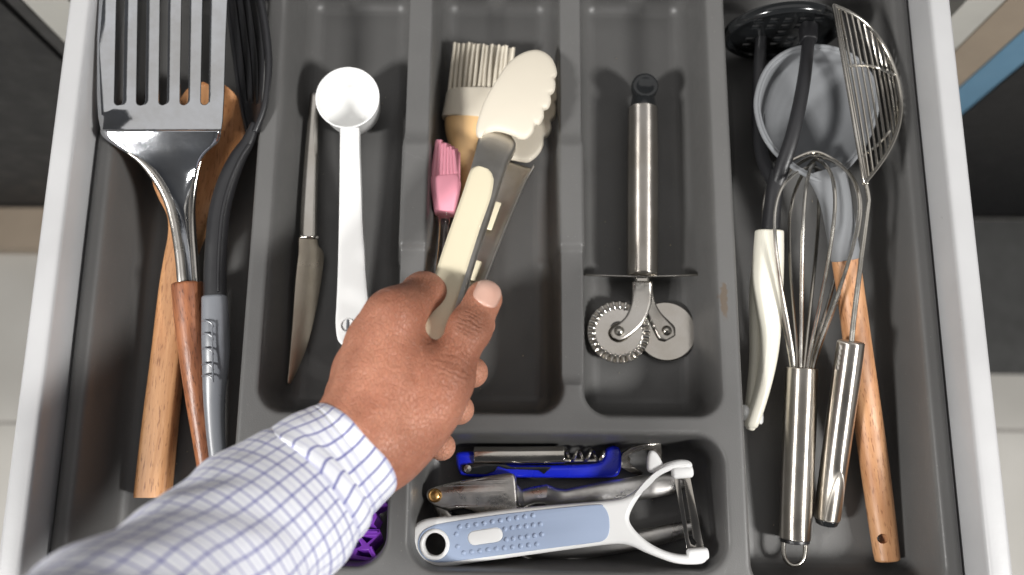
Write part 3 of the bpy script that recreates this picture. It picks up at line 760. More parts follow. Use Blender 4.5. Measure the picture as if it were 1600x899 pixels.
def whisk():
    t = thing('balloon_whisk', 'steel balloon whisk with a tubular handle and hanging loop', 'whisk', at(1245, 845, .002))
    a, b = at(1242, 840, .0125), at(1253.5, 577, .029)
    Geo().sweep([a.lerp(b, k / 6) for k in range(7)], [.0094, .0096, .0097, .0097, .0097, .0097, .0096], None, n=32, rnd=.0008).obj('handle', M_tube, t)
    d = (b - a).normalized(); apex = at(1274, 238, .050)
    ax = (apex - b); Lg = ax.length; ad = ax.normalized()
    s1 = ad.cross(V((0, 0, 1))).normalized(); s2 = s1.cross(ad)
    prof = [(-.02, .0055), (0, .0062), (.06, .0078), (.18, .0120), (.34, .0185), (.50, .0242), (.64, .0278), (.76, .0285), (.86, .0250), (.93, .0180), (.975, .0095), (1.0, 0)]
    for i, an in enumerate((8, 44, 80, 116, 152)):
        q = rad(an); side = s1 * math.cos(q) + s2 * math.sin(q); kk = 1 - .018 * i
        pts = [b + ad * (Lg * kk * u) + side * r * (1 + .04 * math.sin(i * 2.1)) for u, r in prof]
        pts += [b + ad * (Lg * kk * u) - side * r for u, r in prof[-2::-1]]
        pts = [V(p) for p in spline([tuple(p) for p in pts], 6)]
        Geo().sweep(pts, .0011, None, None, 8).obj('wire_loop', M_wire, t)
    # one sprung wire that reaches higher than the others
    # hanging loop at the handle's end
    L = spline([(1225.5, 838, .0125), (1224, 856, .0125), (1226, 872, .0128), (1233, 881, .013), (1241, 883.5, .013), (1249, 881, .013), (1256, 872, .0128), (1258.5, 856, .0125), (1258, 838, .0125)], 5)
    Geo().sweep([at(*p) for p in L], .0013, None, None, 10).obj('hanging_loop', M_wire, t)
    Geo().sweep([a - d * .0006, a - d * .0022], .0088, None, n=32, rnd=.0006).obj('end_cap', M_black, t)
whisk()

def skimmer():
    t = thing('wire_skimmer', 'half round wire skimmer with a tubular steel handle resting on the ladle handle', 'skimmer', at(1292, 815, .004))
    a, b = at(1292.5, 808, .0125), at(1329.5, 537, .0455)
    d = (b - a).normalized()
    h = Geo().sweep([a.lerp(b, k / 6) for k in range(7)], [.0078, .0080, .0081, .0082, .0082, .0081, .0078], None, n=32, rnd=.0014).obj('handle', M_tube, t)
    Geo().sweep([a - d * .0012, a - d * .0035], [.0074, .0066], None, n=28, rnd=.001).obj('end_cap', M_blackgloss, t)
    # stem: two wires side by side, bent at the shoulder
    for o in (-1.6, 1.6):
        S = spline([(1329.5 + o * 1.1, 545, .046), (1335 + o, 490, .0495), (1345 + o, 410, .055), (1356 + o * .7, 325, .060), (1357 + o * .5, 308, .061), (1352 + o * .5, 282, .062), (1347 + o, 250, .063)], 6)
        Geo().sweep([at(*p) for p in S], .00095, None, None, 8, rnd=.0005).obj('stem_wire', M_wire, t)
    zt = lambda x, y: .064 + .016 * (1 - ((y - 150) / 150) ** 2 * .4) - .00030 * max(0, x - (1303 + (y - 10) * .167))
    def P(x, y, dip=0): return at(x, y, zt(x, y) - dip)
    arc = spline([(1303, 9), (1330, 21), (1358, 42), (1381, 72), (1398, 110), (1407, 150), (1406, 185), (1398, 215), (1384, 243), (1366, 268), (1350, 287)], 6)
    rimp = [P(x, y) for x, y in arc]
    Geo().sweep(rimp, .0013, None, None, 10, rnd=.0006).obj('rim_wire', M_wire, t)
    line = [(1303 + (1351 - 1303) * u, 9 + 278 * u) for u in [k / 24 for k in range(25)]]
    for off in (0, 3.2):
        Geo().sweep([P(x + off, y, .001 * off / 3) for x, y in line], .0012, None, None, 10, rnd=.0006).obj('rim_wire', M_wire, t)
    A = np.array(arc)
    ux = np.array((1351 - 1303, 278.0)); ux /= np.linalg.norm(ux); nx_ = np.array((ux[1], -ux[0]))
    o0 = np.array((1303.0, 9.0)); sv = (A - o0) @ nx_; tv = (A - o0) @ ux; kmax = int(np.argmax(sv)); smax = sv[kmax]
    for q in (.10, .20, .31, .42, .53, .63, .72, .80, .87, .93, .975):
        s = smax * q
        t0 = np.interp(s, sv[:kmax + 1], tv[:kmax + 1]); t1 = np.interp(-s, -sv[kmax:], tv[kmax:])
        pts = []
        for k in range(17):
            u = k / 16; tt = t0 + (t1 - t0) * u
            bow = 4 * u * (1 - u)
            xy = o0 + nx_ * (s + bow * (2.5)) + ux * tt
            pts.append(P(xy[0], xy[1], .012 * bow * min(1, q * 2)))
        Geo().sweep(pts, .00075, None, None, 8, rnd=.0005).obj('mesh_wire', M_wire, t)
    for p0, p1, pm in (((1319, 103), (1397, 117), (1362, 104)), ((1344, 246), (1390, 205), (1370, 228))):
        S = spline([(*p0, 0), (*pm, .008), (*p1, 0)], 8)
        Geo().sweep([P(x, y, dp) for x, y, dp in S], .0009, None, None, 8, rnd=.0006).obj('cross_wire', M_wire, t)
    g = Geo()
    for i in range(5):    # embossed letters, worn, along the tube
        p = a.lerp(b, .86 + .028 * i)
        s = V((-1, 0, .5)).normalized()
        g.box(tuple(p + s * .0079 - V((.0008, .0014, .0008))), tuple(p + s * .0079 + V((.0008, .0014, .0008))))
    g.obj('embossing', M_steelb, h)
skimmer()

# ------------------------------------------------------------------ front compartment: corkscrew, garlic press, peeler
def corkscrew():
    t = thing('waiter_corkscrew', 'blue folding corkscrew with a steel lever and spiral worm', 'corkscrew', at(840, 735, .002))
    pl = Plane(at(720, 735, .011), at(960, 735, .011), at(840, 700, .011))
    body = spline([(713, 716), (715, 708), (730, 706), (745, 708), (752, 722), (800, 727), (880, 727), (930, 724), (942, 716), (946, 703), (953, 698), (962, 698), (968, 704), (970, 720), (967, 738), (955, 746), (900, 747), (800, 746), (730, 745), (717, 735)], 4, True)
    Geo().plate(pl.pts(body), [], .012, .0025, pl.M, 3).obj('handle', M_blue, t, 50)
    pr = [(742, 698), (880, 698), (880, 725), (742, 725)]
    c = [at(x, y, .015) for x, y in ((742, 712), (811, 712), (880, 711))]
    Geo().sweep(c, .0053, .0052, n=24, e=3.6, rnd=.0006).obj('lever_housing', M_steel, t, 35)
    pl3 = Plane(at(720, 735, .0178), at(960, 735, .0178), at(840, 700, .0178))
    lev = [(722, 727), (740, 724), (790, 726), (800, 730), (862, 730), (850, 741), (842, 735), (790, 733), (778, 729), (772, 737), (760, 741), (728, 741), (722, 735)]
    lv = Geo().plate(pl3.pts(lev), [], .0014, .0004, pl3.M).obj('lever_plate', M_blackgloss, t, 40)
    Geo().lathe([(.0001, -.001), (.0024, -.001), (.0022, .0006), (.0001, .0010)], 20, Matrix.Translation(at(730.5, 732.5, .0188))).obj('rivet', M_zinc, lv)
    H = []
    a, b = at(872, 711, .0145), at(944, 713, .0145); L = b - a; dn = L.normalized(); s = dn.cross(V((0, 0, 1))).normalized()
    for k in range(97):
        u = k / 96; q = u * 2 * math.pi * 3.4
        H.append(a + L * u + (s * math.cos(q) + V((0, 0, math.sin(q)))) * .0030)
    Geo().sweep(H, .0011, None, None, 8, rnd=.0006).obj('worm', M_wire, t)
    Geo().sweep([at(876, 720, .0125), at(940, 720, .0125)], .0012, None, None, 8).obj('worm_rail', M_steel, t)
    op = [(966, 720), (972, 708), (985, 699), (1005, 694), (1032, 692), (1034, 706), (1035, 722), (1030, 722), (1027, 710), (1018, 703), (1002, 703), (988, 707), (981, 712), (985, 717), (983, 722), (990, 729), (1004, 738), (1000, 743), (984, 738), (970, 730)]
    pl4 = Plane(at(968, 720, .012), at(1033, 700, .012), at(1000, 690, .016))
    Geo().plate(pl4.pts(op), [], .002, .0004, pl4.M).obj('bottle_opener', M_steel, t, 35)
corkscrew()

def garlic_press():
    t = thing('garlic_press', 'cast metal garlic press with a brass pivot lying under the peeler', 'garlic press', at(800, 800, .001))
    pl = Plane(at(670, 772, .0195), at(800, 765, .0255), at(700, 750, .0210))
    out = spline([(666, 776), (667, 768), (674, 763), (690, 758), (720, 751), (750, 746), (780, 741), (797, 740), (804, 745), (806, 760), (808, 790), (806, 806), (780, 812), (750, 808), (740, 800), (722, 795), (700, 797), (680, 792), (670, 784)], 4, True)
    g = Geo().plate(pl.pts(out), [], .0085, .0014, pl.M @ Matrix.Translation((0, 0, -.0042)), 3)
    g.v = [(x, y, z - .0016 * math.sin((x + .05) * 210)) for x, y, z in g.v]
    g.obj('plunger_arm', M_zinc, t, 45)
    Geo().sweep([at(802, 778, .015), at(818, 780, .013), at(834, 774, .015), at(852, 772, .0165), (at(866, 778, .0135)), at(884, 777, .0125), at(930, 771, .0125), at(990, 764, .0125), at(1040, 756, .0125), at(1064, 752, .0125)],
                [.0085, .0060, .0052, .0058, .0060, .0048, .0060, .0072, .0070, .0050], [.007, .0055, .005, .0062, .005, .004, .0042, .0045, .0042, .003], n=20, e=2.6, rnd=.002).obj('handle', M_zinc, t)
    S = spline([(680, 778, .010, 8), (690, 795, .009, 11), (705, 815, .008, 14), (740, 830, .008, 22), (790, 838, .008, 26), (830, 850, .008, 20), (870, 858, .008, 15), (950, 852, .0085, 14), (1020, 838, .009, 13), (1068, 826, .0095, 11), (1082, 821, .0095, 8)], 5)
    Geo().sweep([at(x, y, z) for x, y, z, w in S], [w / 2.5 * .001 for *_, w in S], .0055, n=20, e=3, rnd=.002).obj('handle', M_zinc, t)
    # rail lip along the lower handle
    Geo().sweep([V(p) for p in spline([tuple(at(*q)) for q in ((815, 868, .010), (840, 878, .009), (880, 875, .009), (960, 862, .0095), (1030, 848, .0105), (1078, 834, .011))], 5)], .0014, None, None, 10, rnd=.001).obj('handle_edge', M_zinc, t)
    Geo().lathe([(.0001, -.004), (.0042, -.004), (.0042, .0006), (.0034, .0014), (.0026, .0012), (.0018, .0016), (.0001, .0018)], 28, Matrix.Translation(at(679.5, 774.5, .0205))).obj('pivot_rivet', M_brass, t)
    Geo().sweep([at(1075, 818, .0125), at(1083, 812, .013), at(1084, 822, .013), at(1075, 829, .0125)], .001, None, None, 8).obj('handle_clip', M_zinc, t)
garlic_press()

def peeler():
    t = thing('vegetable_peeler', 'white peeler with a pale blue rubber grip and a hole at its end', 'peeler', at(800, 840, .02))
    pl = Plane(at(684, 848, .0300), at(1090, 790, .0400), at(700, 800, .0305))
    body = spline([(638, 862), (637, 846), (643, 828), (656, 815), (676, 809), (720, 805), (800, 795), (880, 788), (940, 783), (968, 779), (985, 772), (1005, 756), (1020, 740), (1036, 726), (1056, 719), (1072, 719), (1080, 724), (1080, 731), (1070, 733.5), (1050, 735), (1030, 744),
                   (1010, 762), (995, 782), (985, 800), (983, 813), (990, 826), (1006, 842), (1026, 855), (1050, 864), (1075, 867), (1098, 864), (1106, 863), (1105, 872), (1098, 880), (1080, 882), (1055, 880), (1030, 872), (1005, 862), (985, 853), (960, 850), (900, 857), (820, 868), (740, 879), (690, 887), (664, 885), (646, 876)], 4, True)
    hole = circle(pl.p(681, 850), .0064, 32)
    b = Geo().plate(pl.pts(body), [hole], .0095, .0030, pl.M, 4).obj('body', M_white, t, 60)
    up = .0050
    M2 = pl.M @ Matrix.Translation((0, 0, .0046))
    inlay = spline([(662, 868), (655, 852), (659, 834), (673, 823), (700, 816), (780, 804), (860, 795), (932, 788.5), (943, 792), (950, 804), (952, 821), (950, 835), (942, 844), (926, 847.5), (860, 856), (780, 867), (700, 877.5), (675, 876)], 4, True)
    loz = slot(pl.p(743, 840), pl.p(776, 835), .0041)
    ring_o = circle(pl.p(681, 850), .0088, 32)
    ii = Geo().plate(pl.pts(inlay), [ring_o, loz], .0012, .0004, M2).obj('grip_inlay', M_peri, b, 40)
    Geo().plate(slot(pl.p(743, 840), pl.p(776, 835), .0039), [], .0016, .0005, M2).obj('raised_badge', M_white, b, 40)
    tr = [M2 @ V((*c, .0004)) for c in circle(pl.p(681, 850), .0076, 48)]
    Geo().sweep(tr, .0012, .0009, None, 10, loop=True).obj('hole_ring', M_white, b)
    dots = []
    for k in range(10): dots.append((720 + k * 12.6, 823 - k * 2.0))
    for k in range(6): dots.append((790 + k * 11, 826 - k * 1.5))
    for k in range(6): dots.append((792 + k * 11, 842.5 - k * 1.6))
    for k in range(10): dots.append((726 + k * 12.6, 863 - k * 1.5))
    dots += [(715, 834), (717, 853)]
    me = None
    for x, y in dots:
        p = M2 @ V((*pl.p(x, y), .0004))
        if me is None:
            o = Geo().lathe([(.0016, -.0003), (.0015, .0002), (.0010, .0007), (.0001, .0009)], 12).obj('grip_dot', M_peri, ii); me = o.data
        else:
            o = bpy.data.objects.new('grip_dot', me); COL.objects.link(o); o.parent = ii; o.matrix_parent_inverse = world_of(ii).inverted()
        o.location = p
    # blade: two strips joined at the ends, one with teeth
    pb = Plane(at(1060, 740, .043), at(1092, 862, .0435), at(1075, 800, .0475))
    bl = [(1049, 736), (1074, 733), (1079, 760), (1095, 858), (1092, 861), (1070, 863), (1066, 850)]
    out = pl.pts([(1051, 738), (1076, 735), (1100, 860), (1074, 865)])
    hole_ = pl.pts([(1060, 756), (1068, 754)])
    Mb = pl.M @ Matrix.Translation((0, 0, .0012))
    slit = [(1057, 752)]
    teeth = []
    n = 30
    for k in range(n):
        u = k / n; x = 1069 + (1084 - 1069) * u; y = 752 + (842 - 752) * u
        teeth += [(x, y), (x - 1.5, y + .5 * 90 / n)]
    sl = [(1062, 750)] + teeth + [(1088, 848), (1085, 853), (1079, 850), (1076, 842)]
    Geo().plate(out, [pl.pts(sl)], .0010, .0002, Mb, 1).obj('blade', M_steel, t, 30)
    for (x, y) in ((1066, 738), (1090, 866)):
        Geo().sweep([M for M in (pl.M @ V((*pl.p(x - 12, y + 1), .001)), pl.M @ V((*pl.p(x + 11, y - 1), .001)))], [.0036, .0036], .0040, n=16, e=2.6, rnd=.002).obj('blade_socket', M_white, b)
    # ear for eyes of potatoes
    ear = spline([(1012, 736), (1011, 718), (1014, 706), (1020, 704), (1027, 709), (1033, 719), (1036, 727), (1024, 738)], 4, True)
    Geo().plate(pl.pts(ear), [], .0055, .0022, pl.M @ Matrix.Translation((0, 0, -.0008)), 3).obj('eye_remover', M_white, b, 60)
peeler()

# ------------------------------------------------------------------ purple moulded pieces by the cuff
def purple(name, label, pl, outer, holes, th, ribs):
    o = Geo().plate(pl.pts(outer), [pl.pts(h) for h in holes], th, .0006, pl.M).obj(name, M_purple, None, 35)
    tag(o, label, 'plastic mould', 'purple plastic moulds')
    base = Geo().plate(pl.pts(outer), [], .0012, .0003, pl.M @ Matrix.Translation((0, 0, -th * .5))).obj('base', M_purple, o, 35)
    for r in ribs:
        Geo().sweep([pl.w(*p, th * .5) for p in r], .0008, None, None, 8, rnd=.0005).obj('rib', M_purple, o)
pA = Plane(at(520, 860, .024), at(600, 860, .026), at(560, 835, .020))
purple('cookie_mould', 'purple plastic mould with notched end, nearest the front of the tray', pA,
       [(500, 834), (596, 833), (598, 840), (580, 858), (591, 880), (588, 884), (500, 872)],
       [[(505, 845), (560, 844), (568, 858), (562, 862), (508, 860)], [(566, 844), (589, 844), (576, 855)], [(562, 866), (578, 866), (584, 878), (560, 874)]], .011,
       [[(505, 839), (592, 838)], [(583, 862), (590, 878)]])
pB = Plane(at(560, 800, .022), at(600, 800, .024), at(590, 780, .021))
purple('cookie_mould', 'purple plastic mould with a pointed end tucked behind the other one', pB,
       [(560, 778), (590, 781), (606, 786), (606, 790), (589, 799), (594, 812), (588, 824), (550, 815)],
       [[(566, 786), (588, 786), (598, 789), (584, 795), (566, 795)], [(565, 800), (584, 802), (588, 810), (566, 808)]], .012, [[(566, 782), (600, 787)]])

# ------------------------------------------------------------------ the hand and sleeve
def surface_nets(D, o, h):
    nx, ny, nz = D.shape; S = D < 0
    C = [(i, j, k) for i in (0, 1) for j in (0, 1) for k in (0, 1)]
    sl = lambda c: tuple(slice(q, n - 1 + q) for q, n in zip(c, D.shape))
    acc = np.zeros((nx - 1, ny - 1, nz - 1, 3)); cnt = np.zeros((nx - 1, ny - 1, nz - 1))
    for a in C:
        for ax in range(3):
            if a[ax]: continue
            b = list(a); b[ax] = 1; da, db = D[sl(a)], D[sl(tuple(b))]
            cr = (da < 0) != (db < 0); t = np.where(cr, da / np.where(cr, da - db, 1), 0)
            p = np.zeros(acc.shape); p[..., :] = a; p[..., ax] += t
            acc += p * cr[..., None]; cnt += cr
    act = cnt > 0; idx = -np.ones(act.shape, int); idx[act] = np.arange(act.sum())
    I = np.argwhere(act); verts = (I + acc[act] / cnt[act][:, None]) * h + o
    faces = []
    for ax in range(3):
        u, w = (ax + 1) % 3, (ax + 2) % 3
        lo = [slice(None)] * 3; hi = [slice(None)] * 3; lo[ax] = slice(0, -1); hi[ax] = slice(1, None)
        A, B = S[tuple(lo)], S[tuple(hi)]
        for flip in (False, True):
            E = np.argwhere((A & ~B) if not flip else (~A & B))
            ok = (E[:, u] > 0) & (E[:, w] > 0) & (E[:, u] < D.shape[u] - 1) & (E[:, w] < D.shape[w] - 1); E = E[ok]
            q = []
            for du, dw in ((-1, -1), (0, -1), (0, 0), (-1, 0)):
                F = E.copy(); F[:, u] += du; F[:, w] += dw; q.append(idx[F[:, 0], F[:, 1], F[:, 2]])
            q = np.stack(q if not flip else q[::-1], 1); faces.append(q)
    return verts, np.concatenate(faces)

def smin(a, b, k):
    h = np.clip(.5 + .5 * (b - a) / k, 0, 1); return b * (1 - h) + a * h - k * h * (1 - h)
def cone(P, a, b, ra, rb):
    a = np.array(a); b = np.array(b); d = b - a
    t = np.clip(((P - a) @ d) / (d @ d), 0, 1)
    return np.linalg.norm(P - a - t[..., None] * d, axis=-1) - (ra + (rb - ra) * t)
def ell(P, c, r, R=None):
    q = P - np.array(c)
    if R is not None: q = q @ R
    q = q / np.array(r); k = np.linalg.norm(q, axis=-1)
    return (k - 1) * min(r) * np.where(k > 1, 1.0, 1.0)

DZ = .036
def hp(x, y, z): return np.array(at(x, y, z + DZ))
FING = {  # px, py, height, radius at MCP, PIP, DIP, tip
    'index': [(618, 492, .0900, .0130), (662, 460, .0700, .0108), (708, 484, .0480, .0092), (752, 508, .0540, .0076)],
    'middle': [(585, 536, .0820, .0130), (616, 522, .0420, .0110), (685, 560, .0290, .0096), (738, 582, .0440, .0086)],
    'ring': [(562, 578, .0700, .0125), (588, 573, .0320, .0108), (658, 614, .0240, .0094), (717, 640, .0400, .0084)],
    'little': [(546, 622, .0600, .0115), (568, 625, .0280, .0098), (626, 668, .0230, .0086), (690, 698, .0380, .0076)]}
THUMB = [(634, 660, .0800, .0150), (697, 592, .0850, .0122), (734, 513, .0840, .0102), (756, 467, .0795, .0090)]
def hand_sdf(P):
    W = hp(552, 706, .086); W2 = hp(480, 768, .098); W3 = hp(400, 838, .104)
    sx = np.array((.0055, -.0068, .0))
    d = cone(P, W2 + sx, W + sx, .0205, .0185); d = smin(d, cone(P, W2 - sx, W - sx, .0205, .0185), .012)
    d = smin(d, cone(P, W2, W3, .021, .021), .012)
    # back of the hand
    for (x, y, z, r), wr in zip(((612, 498, .0880, .0145), (588, 540, .0805, .0148), (568, 580, .0705, .0143), (552, 620, .0615, .0133)), ((596, 676, .089), (576, 678, .088), (562, 684, .085), (552, 690, .081))):
        d = smin(d, cone(P, hp(*wr), hp(x, y, z), .0165, r), .012)
    # palm and ball of the thumb
    d = smin(d, cone(P, hp(618, 686, .076), hp(660, 604, .070), .0180, .0180), .014)
    d = smin(d, cone(P, hp(598, 692, .070), hp(640, 648, .058), .0165, .0150), .012)
    d = smin(d, cone(P, hp(634, 566, .076), hp(612, 604, .080), .0145, .0190), .014)
    d = smin(d, cone(P, hp(694, 598, .083), hp(682, 636, .081), .0122, .0118), .008)
    d = smin(d, cone(P, hp(682, 636, .081), hp(652, 670, .079), .0118, .0122), .008)
    d = smin(d, cone(P, hp(652, 670, .079), hp(606, 712, .081), .0122, .0125), .010)
    # web between thumb and index
    d = smin(d, cone(P, hp(645, 572, .0790), hp(688, 592, .0800), .0110, .0110), .010)
    # thumb
    T = [(hp(x, y, z), r) for x, y, z, r in THUMB]
    th = cone(P, T[0][0], T[1][0], T[0][1] + .001, T[1][1])
    th = smin(th, cone(P, T[1][0], T[2][0], T[1][1] - .0004, T[2][1]), .006)
    th = smin(th, np.linalg.norm(P - T[2][0], axis=-1) - (T[2][1] + .0006), .004)
    th = smin(th, cone(P, T[2][0], T[3][0], T[2][1] - .0002, T[3][1] + .0006), .004)
    d = smin(d, th, .007)
    # fingers curled round the tongs
    fs = None
    for n, L in FING.items():
        Q = [(hp(x, y, z), r) for x, y, z, r in L]
        f = cone(P, Q[0][0], Q[1][0], Q[0][1], Q[1][1])
        f = smin(f, np.linalg.norm(P - Q[1][0], axis=-1) - Q[1][1] * 1.06, .004)
        f = smin(f, cone(P, Q[1][0], Q[2][0], Q[1][1] * .97, Q[2][1]), .0035)
        f = smin(f, cone(P, Q[2][0], Q[3][0], Q[2][1], Q[3][1]), .0035)
        fs = f if fs is None else smin(fs, f, .0016)
    return smin(d, fs, .006)

def person():
    h = .00115
    lo = np.array((-.165, -.075, .045)); hi = np.array((.005, .150, .185))
    n = np.ceil((hi - lo) / h).astype(int)
    ax = [lo[i] + h * np.arange(n[i]) for i in range(3)]
    D = np.empty(tuple(n), np.float32)
    for i in range(0, n[0], 24):
        G = np.stack(np.meshgrid(ax[0][i:i + 24], ax[1], ax[2], indexing='ij'), -1); D[i:i + 24] = hand_sdf(G)
    D[0] = D[-1] = 1; D[:, 0] = D[:, -1] = 1; D[:, :, 0] = D[:, :, -1] = 1
    v, f = surface_nets(D, lo, h)
    # settle the vertices on the true surface
    def grad(p):
        e = 4e-4; return np.stack([hand_sdf(p + np.eye(3)[i] * e) - hand_sdf(p - np.eye(3)[i] * e) for i in range(3)], -1) / (2 * e)
    inner = np.all((v > lo + .004) & (v < hi - .004), axis=1)
    for _ in range(2):
        g = grad(v); s = hand_sdf(v); v = v - np.where(inner, s, 0)[:, None] * g / np.maximum((g ** 2).sum(1), .2)[:, None]
    # tendons and soft unevenness of the back of the hand
    me = bpy.data.meshes.new('person'); me.from_pydata(v.tolist(), [], f.tolist())
    for p in me.polygons: p.use_smooth = True
    # pigment: paler palm side and finger tips, darker over the joints
    pig = np.zeros(len(v))
    for (x, y, z), r, a in (((738, 508, .094), .012, .75), ((655, 446, .085), .013, .8), ((705, 585, .098), .013, .3), ((612, 485, .105), .012, .25), ((672, 535, .092), .008, .5), ((735, 556, .05), .006, .5), ((742, 590, .09), .012, .35)):
        pig += a * np.exp(-(np.linalg.norm(v - hp(x, y, z), axis=1) / r) ** 2)
    pale = np.zeros(len(v))
    for (x, y, z), r, a in (((758, 507, .054), .012, .9), ((742, 584, .046), .012, .8), ((720, 645, .04), .015, .9), ((692, 703, .04), .016, .9), ((690, 660, .06), .020, .35), ((650, 715, .07), .022, .3)):
        pale += a * np.exp(-(np.linalg.norm(v - hp(x, y, z), axis=1) / r) ** 2)
    ca = me.color_attributes.new('pigment', 'FLOAT_COLOR', 'POINT')
    ca.data.foreach_set('color', np.stack([np.clip(pig, 0, 1), np.clip(pale, 0, 1), 0 * pig, 0 * pig + 1], 1).astype(np.float32).ravel())
    M = Mat('skin', (.34, .14, .075), .45, 0, .4)
    vv = M.map(); at_ = M.n('ShaderNodeAttribute', attribute_name='pigment'); sp = M.n('ShaderNodeSeparateColor'); M.l(at_.outputs['Color'], sp.inputs[0])
    c = M.ramp(M.noise(vv, 42, 6, .65), [(.3, (.355, .135, .080)), (.7, (.53, .235, .148))])
    c = M.mix(M.mapr(M.noise(vv, 17, 3, .6), .42, .68, 0, .4), c, (.31, .10, .058))
    c = M.mix(M.mapr(M.noise(vv, 420, 3, .6), .45, .75, 0, .22), c, (.52, .26, .16))
    c = M.mix(sp.outputs[1], c, (.55, .26, .17)); c = M.mix(sp.outputs[0], c, (.13, .045, .022)); M.col(c)
    M.rgh(M.mapr(M.noise(vv, 300, 3), .3, .7, .42, .58))
    M.b.inputs['Subsurface Weight'].default_value = .12; M.b.inputs['Subsurface Radius'].default_value = (1, .35, .2); M.b.inputs['Subsurface Scale'].default_value = .0025
    vo = M.n('ShaderNodeTexVoronoi', feature='DISTANCE_TO_EDGE'); vo.inputs['Scale'].default_value = 620
    wv = M.n('ShaderNodeMapping'); wv.inputs['Scale'].default_value = (1, .55, 1); wv.inputs['Rotation'].default_value = (0, 0, .6); M.l(M.tc.outputs['Object'], wv.inputs[0]); M.l(wv.outputs[0], vo.inputs['Vector'])
    M.bump(M.mapr(vo.outputs['Distance'], 0, .12, 0, 1), .00028, .9); M.bump(M.noise(vv, 130, 5, .65), .0009, .9); M.bump(M.noise(vv, 38, 3, .5), .0035, .8)
    # creases across the thumb joint and the fold behind it
    for c0, c1, dist, cnt in (((734, 509, .0935), (754, 470, .089), .0090, 620), ((712, 578, .096), (734, 520, .092), .014, 420)):
        a, b = V(hp(*c0)), V(hp(*c1)); dn = (b - a).normalized()
        vm = M.n('ShaderNodeVectorMath', operation='SUBTRACT'); M.l(M.tc.outputs['Object'], vm.inputs[0]); vm.inputs[1].default_value = a
        ds = M.n('ShaderNodeVectorMath', operation='LENGTH'); M.l(vm.outputs[0], ds.inputs[0])
        dt = M.n('ShaderNodeVectorMath', operation='DOT_PRODUCT'); M.l(vm.outputs[0], dt.inputs[0]); dt.inputs[1].default_value = dn
        ph = M.math('ADD', M.math('MULTIPLY', dt.outputs['Value'], cnt * 2.2), M.math('MULTIPLY', M.noise(vv, 120, 4, .6), 9.0))
        ln = M.math('POWER', M.math('ABSOLUTE', M.math('SINE', ph)), .45)
        mk = M.mapr(ds.outputs['Value'], dist * .35, dist, 1, 0)
        M.bump(M.math('MULTIPLY', M.math('SUBTRACT', ln, 1), mk), .0008 if cnt > 500 else .0005, .9)
    me.materials.append(M.m)
    o = bpy.data.objects.new('person', me); COL.objects.link(o)
    tag(o, 'left hand and forearm in a checked shirt sleeve gripping the tongs', 'person')
    # nails
    Mn = Mat('nail', (.62, .36, .28), .28, 0, .5); nv = Mn.map(); Mn.col(Mn.ramp(Mn.noise(nv, 90, 3), [(.3, (.58, .34, .265)), (.7, (.66, .42, .335))])); Mn = Mn.m
    def nail(c, along, out, w, l, curv):
        c = np.array(c); al = V(along).normalized(); up = V(out).normalized(); up = (up - al * up.dot(al)).normalized(); sd = al.cross(up)
        rows = []
        for i in range(15):
            u = i / 14 * 2 - 1; row = []
            ww = w * (1 - .16 * max(0, u) ** 3 - .30 * max(0, -u) ** 4) * math.sqrt(max(.02, 1 - abs(u) ** 5))
            for k in range(13):
                s = k / 12 * 2 - 1
                p = V(c) + al * (l * u) + sd * (ww * s) + up * .007
                p = np.array(p)
                for _ in range(25):
                    dd = hand_sdf(p[None])[0]
                    if dd < .00012: break
                    p = p - np.array(up) * min(dd, .002) * .8
                row.append(V(p) + up * (.00055 + .0009 * max(0, u - .5) - .003 * max(0, abs(s) - .88) - .004 * max(0, -u - .85)))
            rows.append(row)
        Geo().grid(rows).obj('fingernail', Mn, o, 180, solid=.0004)
    T = [hp(x, y, z) for x, y, z, r in THUMB]
    nail((T[3] + (T[3] - T[2]) * .04 + np.array((.0010, .0004, .004))), T[3] - T[2], (.28, -.02, 1), .0070, .0084, 0)
    Q = [hp(x, y, z) for x, y, z, r in FING['middle']]
    nail(Q[3] + np.array((-.001, -.0005, .002)), Q[3] - Q[2], (.1, -.65, .8), .0045, .0052, 0)
    # ---- shirt
    def cloth(name, per_u, per_v, strong_u, strong_v, wob):
        C = Mat(name, (.8, .82, .9), .85, 0, .2)
        uv = C.n('ShaderNodeSeparateXYZ')
        base = C.tc.outputs['UV']
        nz = C.n('ShaderNodeTexNoise'); nz.inputs['Scale'].default_value = 60; C.l(base, nz.inputs['Vector'])
        C.l(base, uv.inputs[0])
        def line(co, per, wd, off):
            m = C.math('FRACT', C.math('ADD', C.math('DIVIDE', co, per), off)); a = C.math('ABSOLUTE', C.math('SUBTRACT', m, .5))
            return C.mapr(a, wd, wd * 1.7, 1, 0)
        weave = C.noise(base, 2600, 1)
        lu = line(uv.outputs[0], per_u, .055, .13); lv = line(uv.outputs[1], per_v, .055, .37)
        lv2 = line(uv.outputs[1], per_v * 1.0, .05, .87)
        col = C.mix(C.math('MULTIPLY', lu, strong_u), (.88, .89, .94), (.05, .05, .34))
        col = C.mix(C.math('MULTIPLY', lv, strong_v), col, (.07, .07, .38))
        col = C.mix(C.math('MULTIPLY', lv2, .22), col, (.2, .2, .5))
        col = C.mix(C.mapr(C.noise(base, 900, 2), .35, .7, 0, .12), col, (.5, .54, .68)); C.col(col)
        if name.startswith('cuff'):
            st = C.mapr(C.math('ABSOLUTE', C.math('SUBTRACT', uv.outputs[1], .0048)), .0003, .0008, 0, 1); C.bump(st, .00035)
        C.bump(weave, .00012); C.bump(C.noise(C.map(), 90, 3), .0006)
        C.b.inputs['Sheen Weight'].default_value = .15
        return C.m
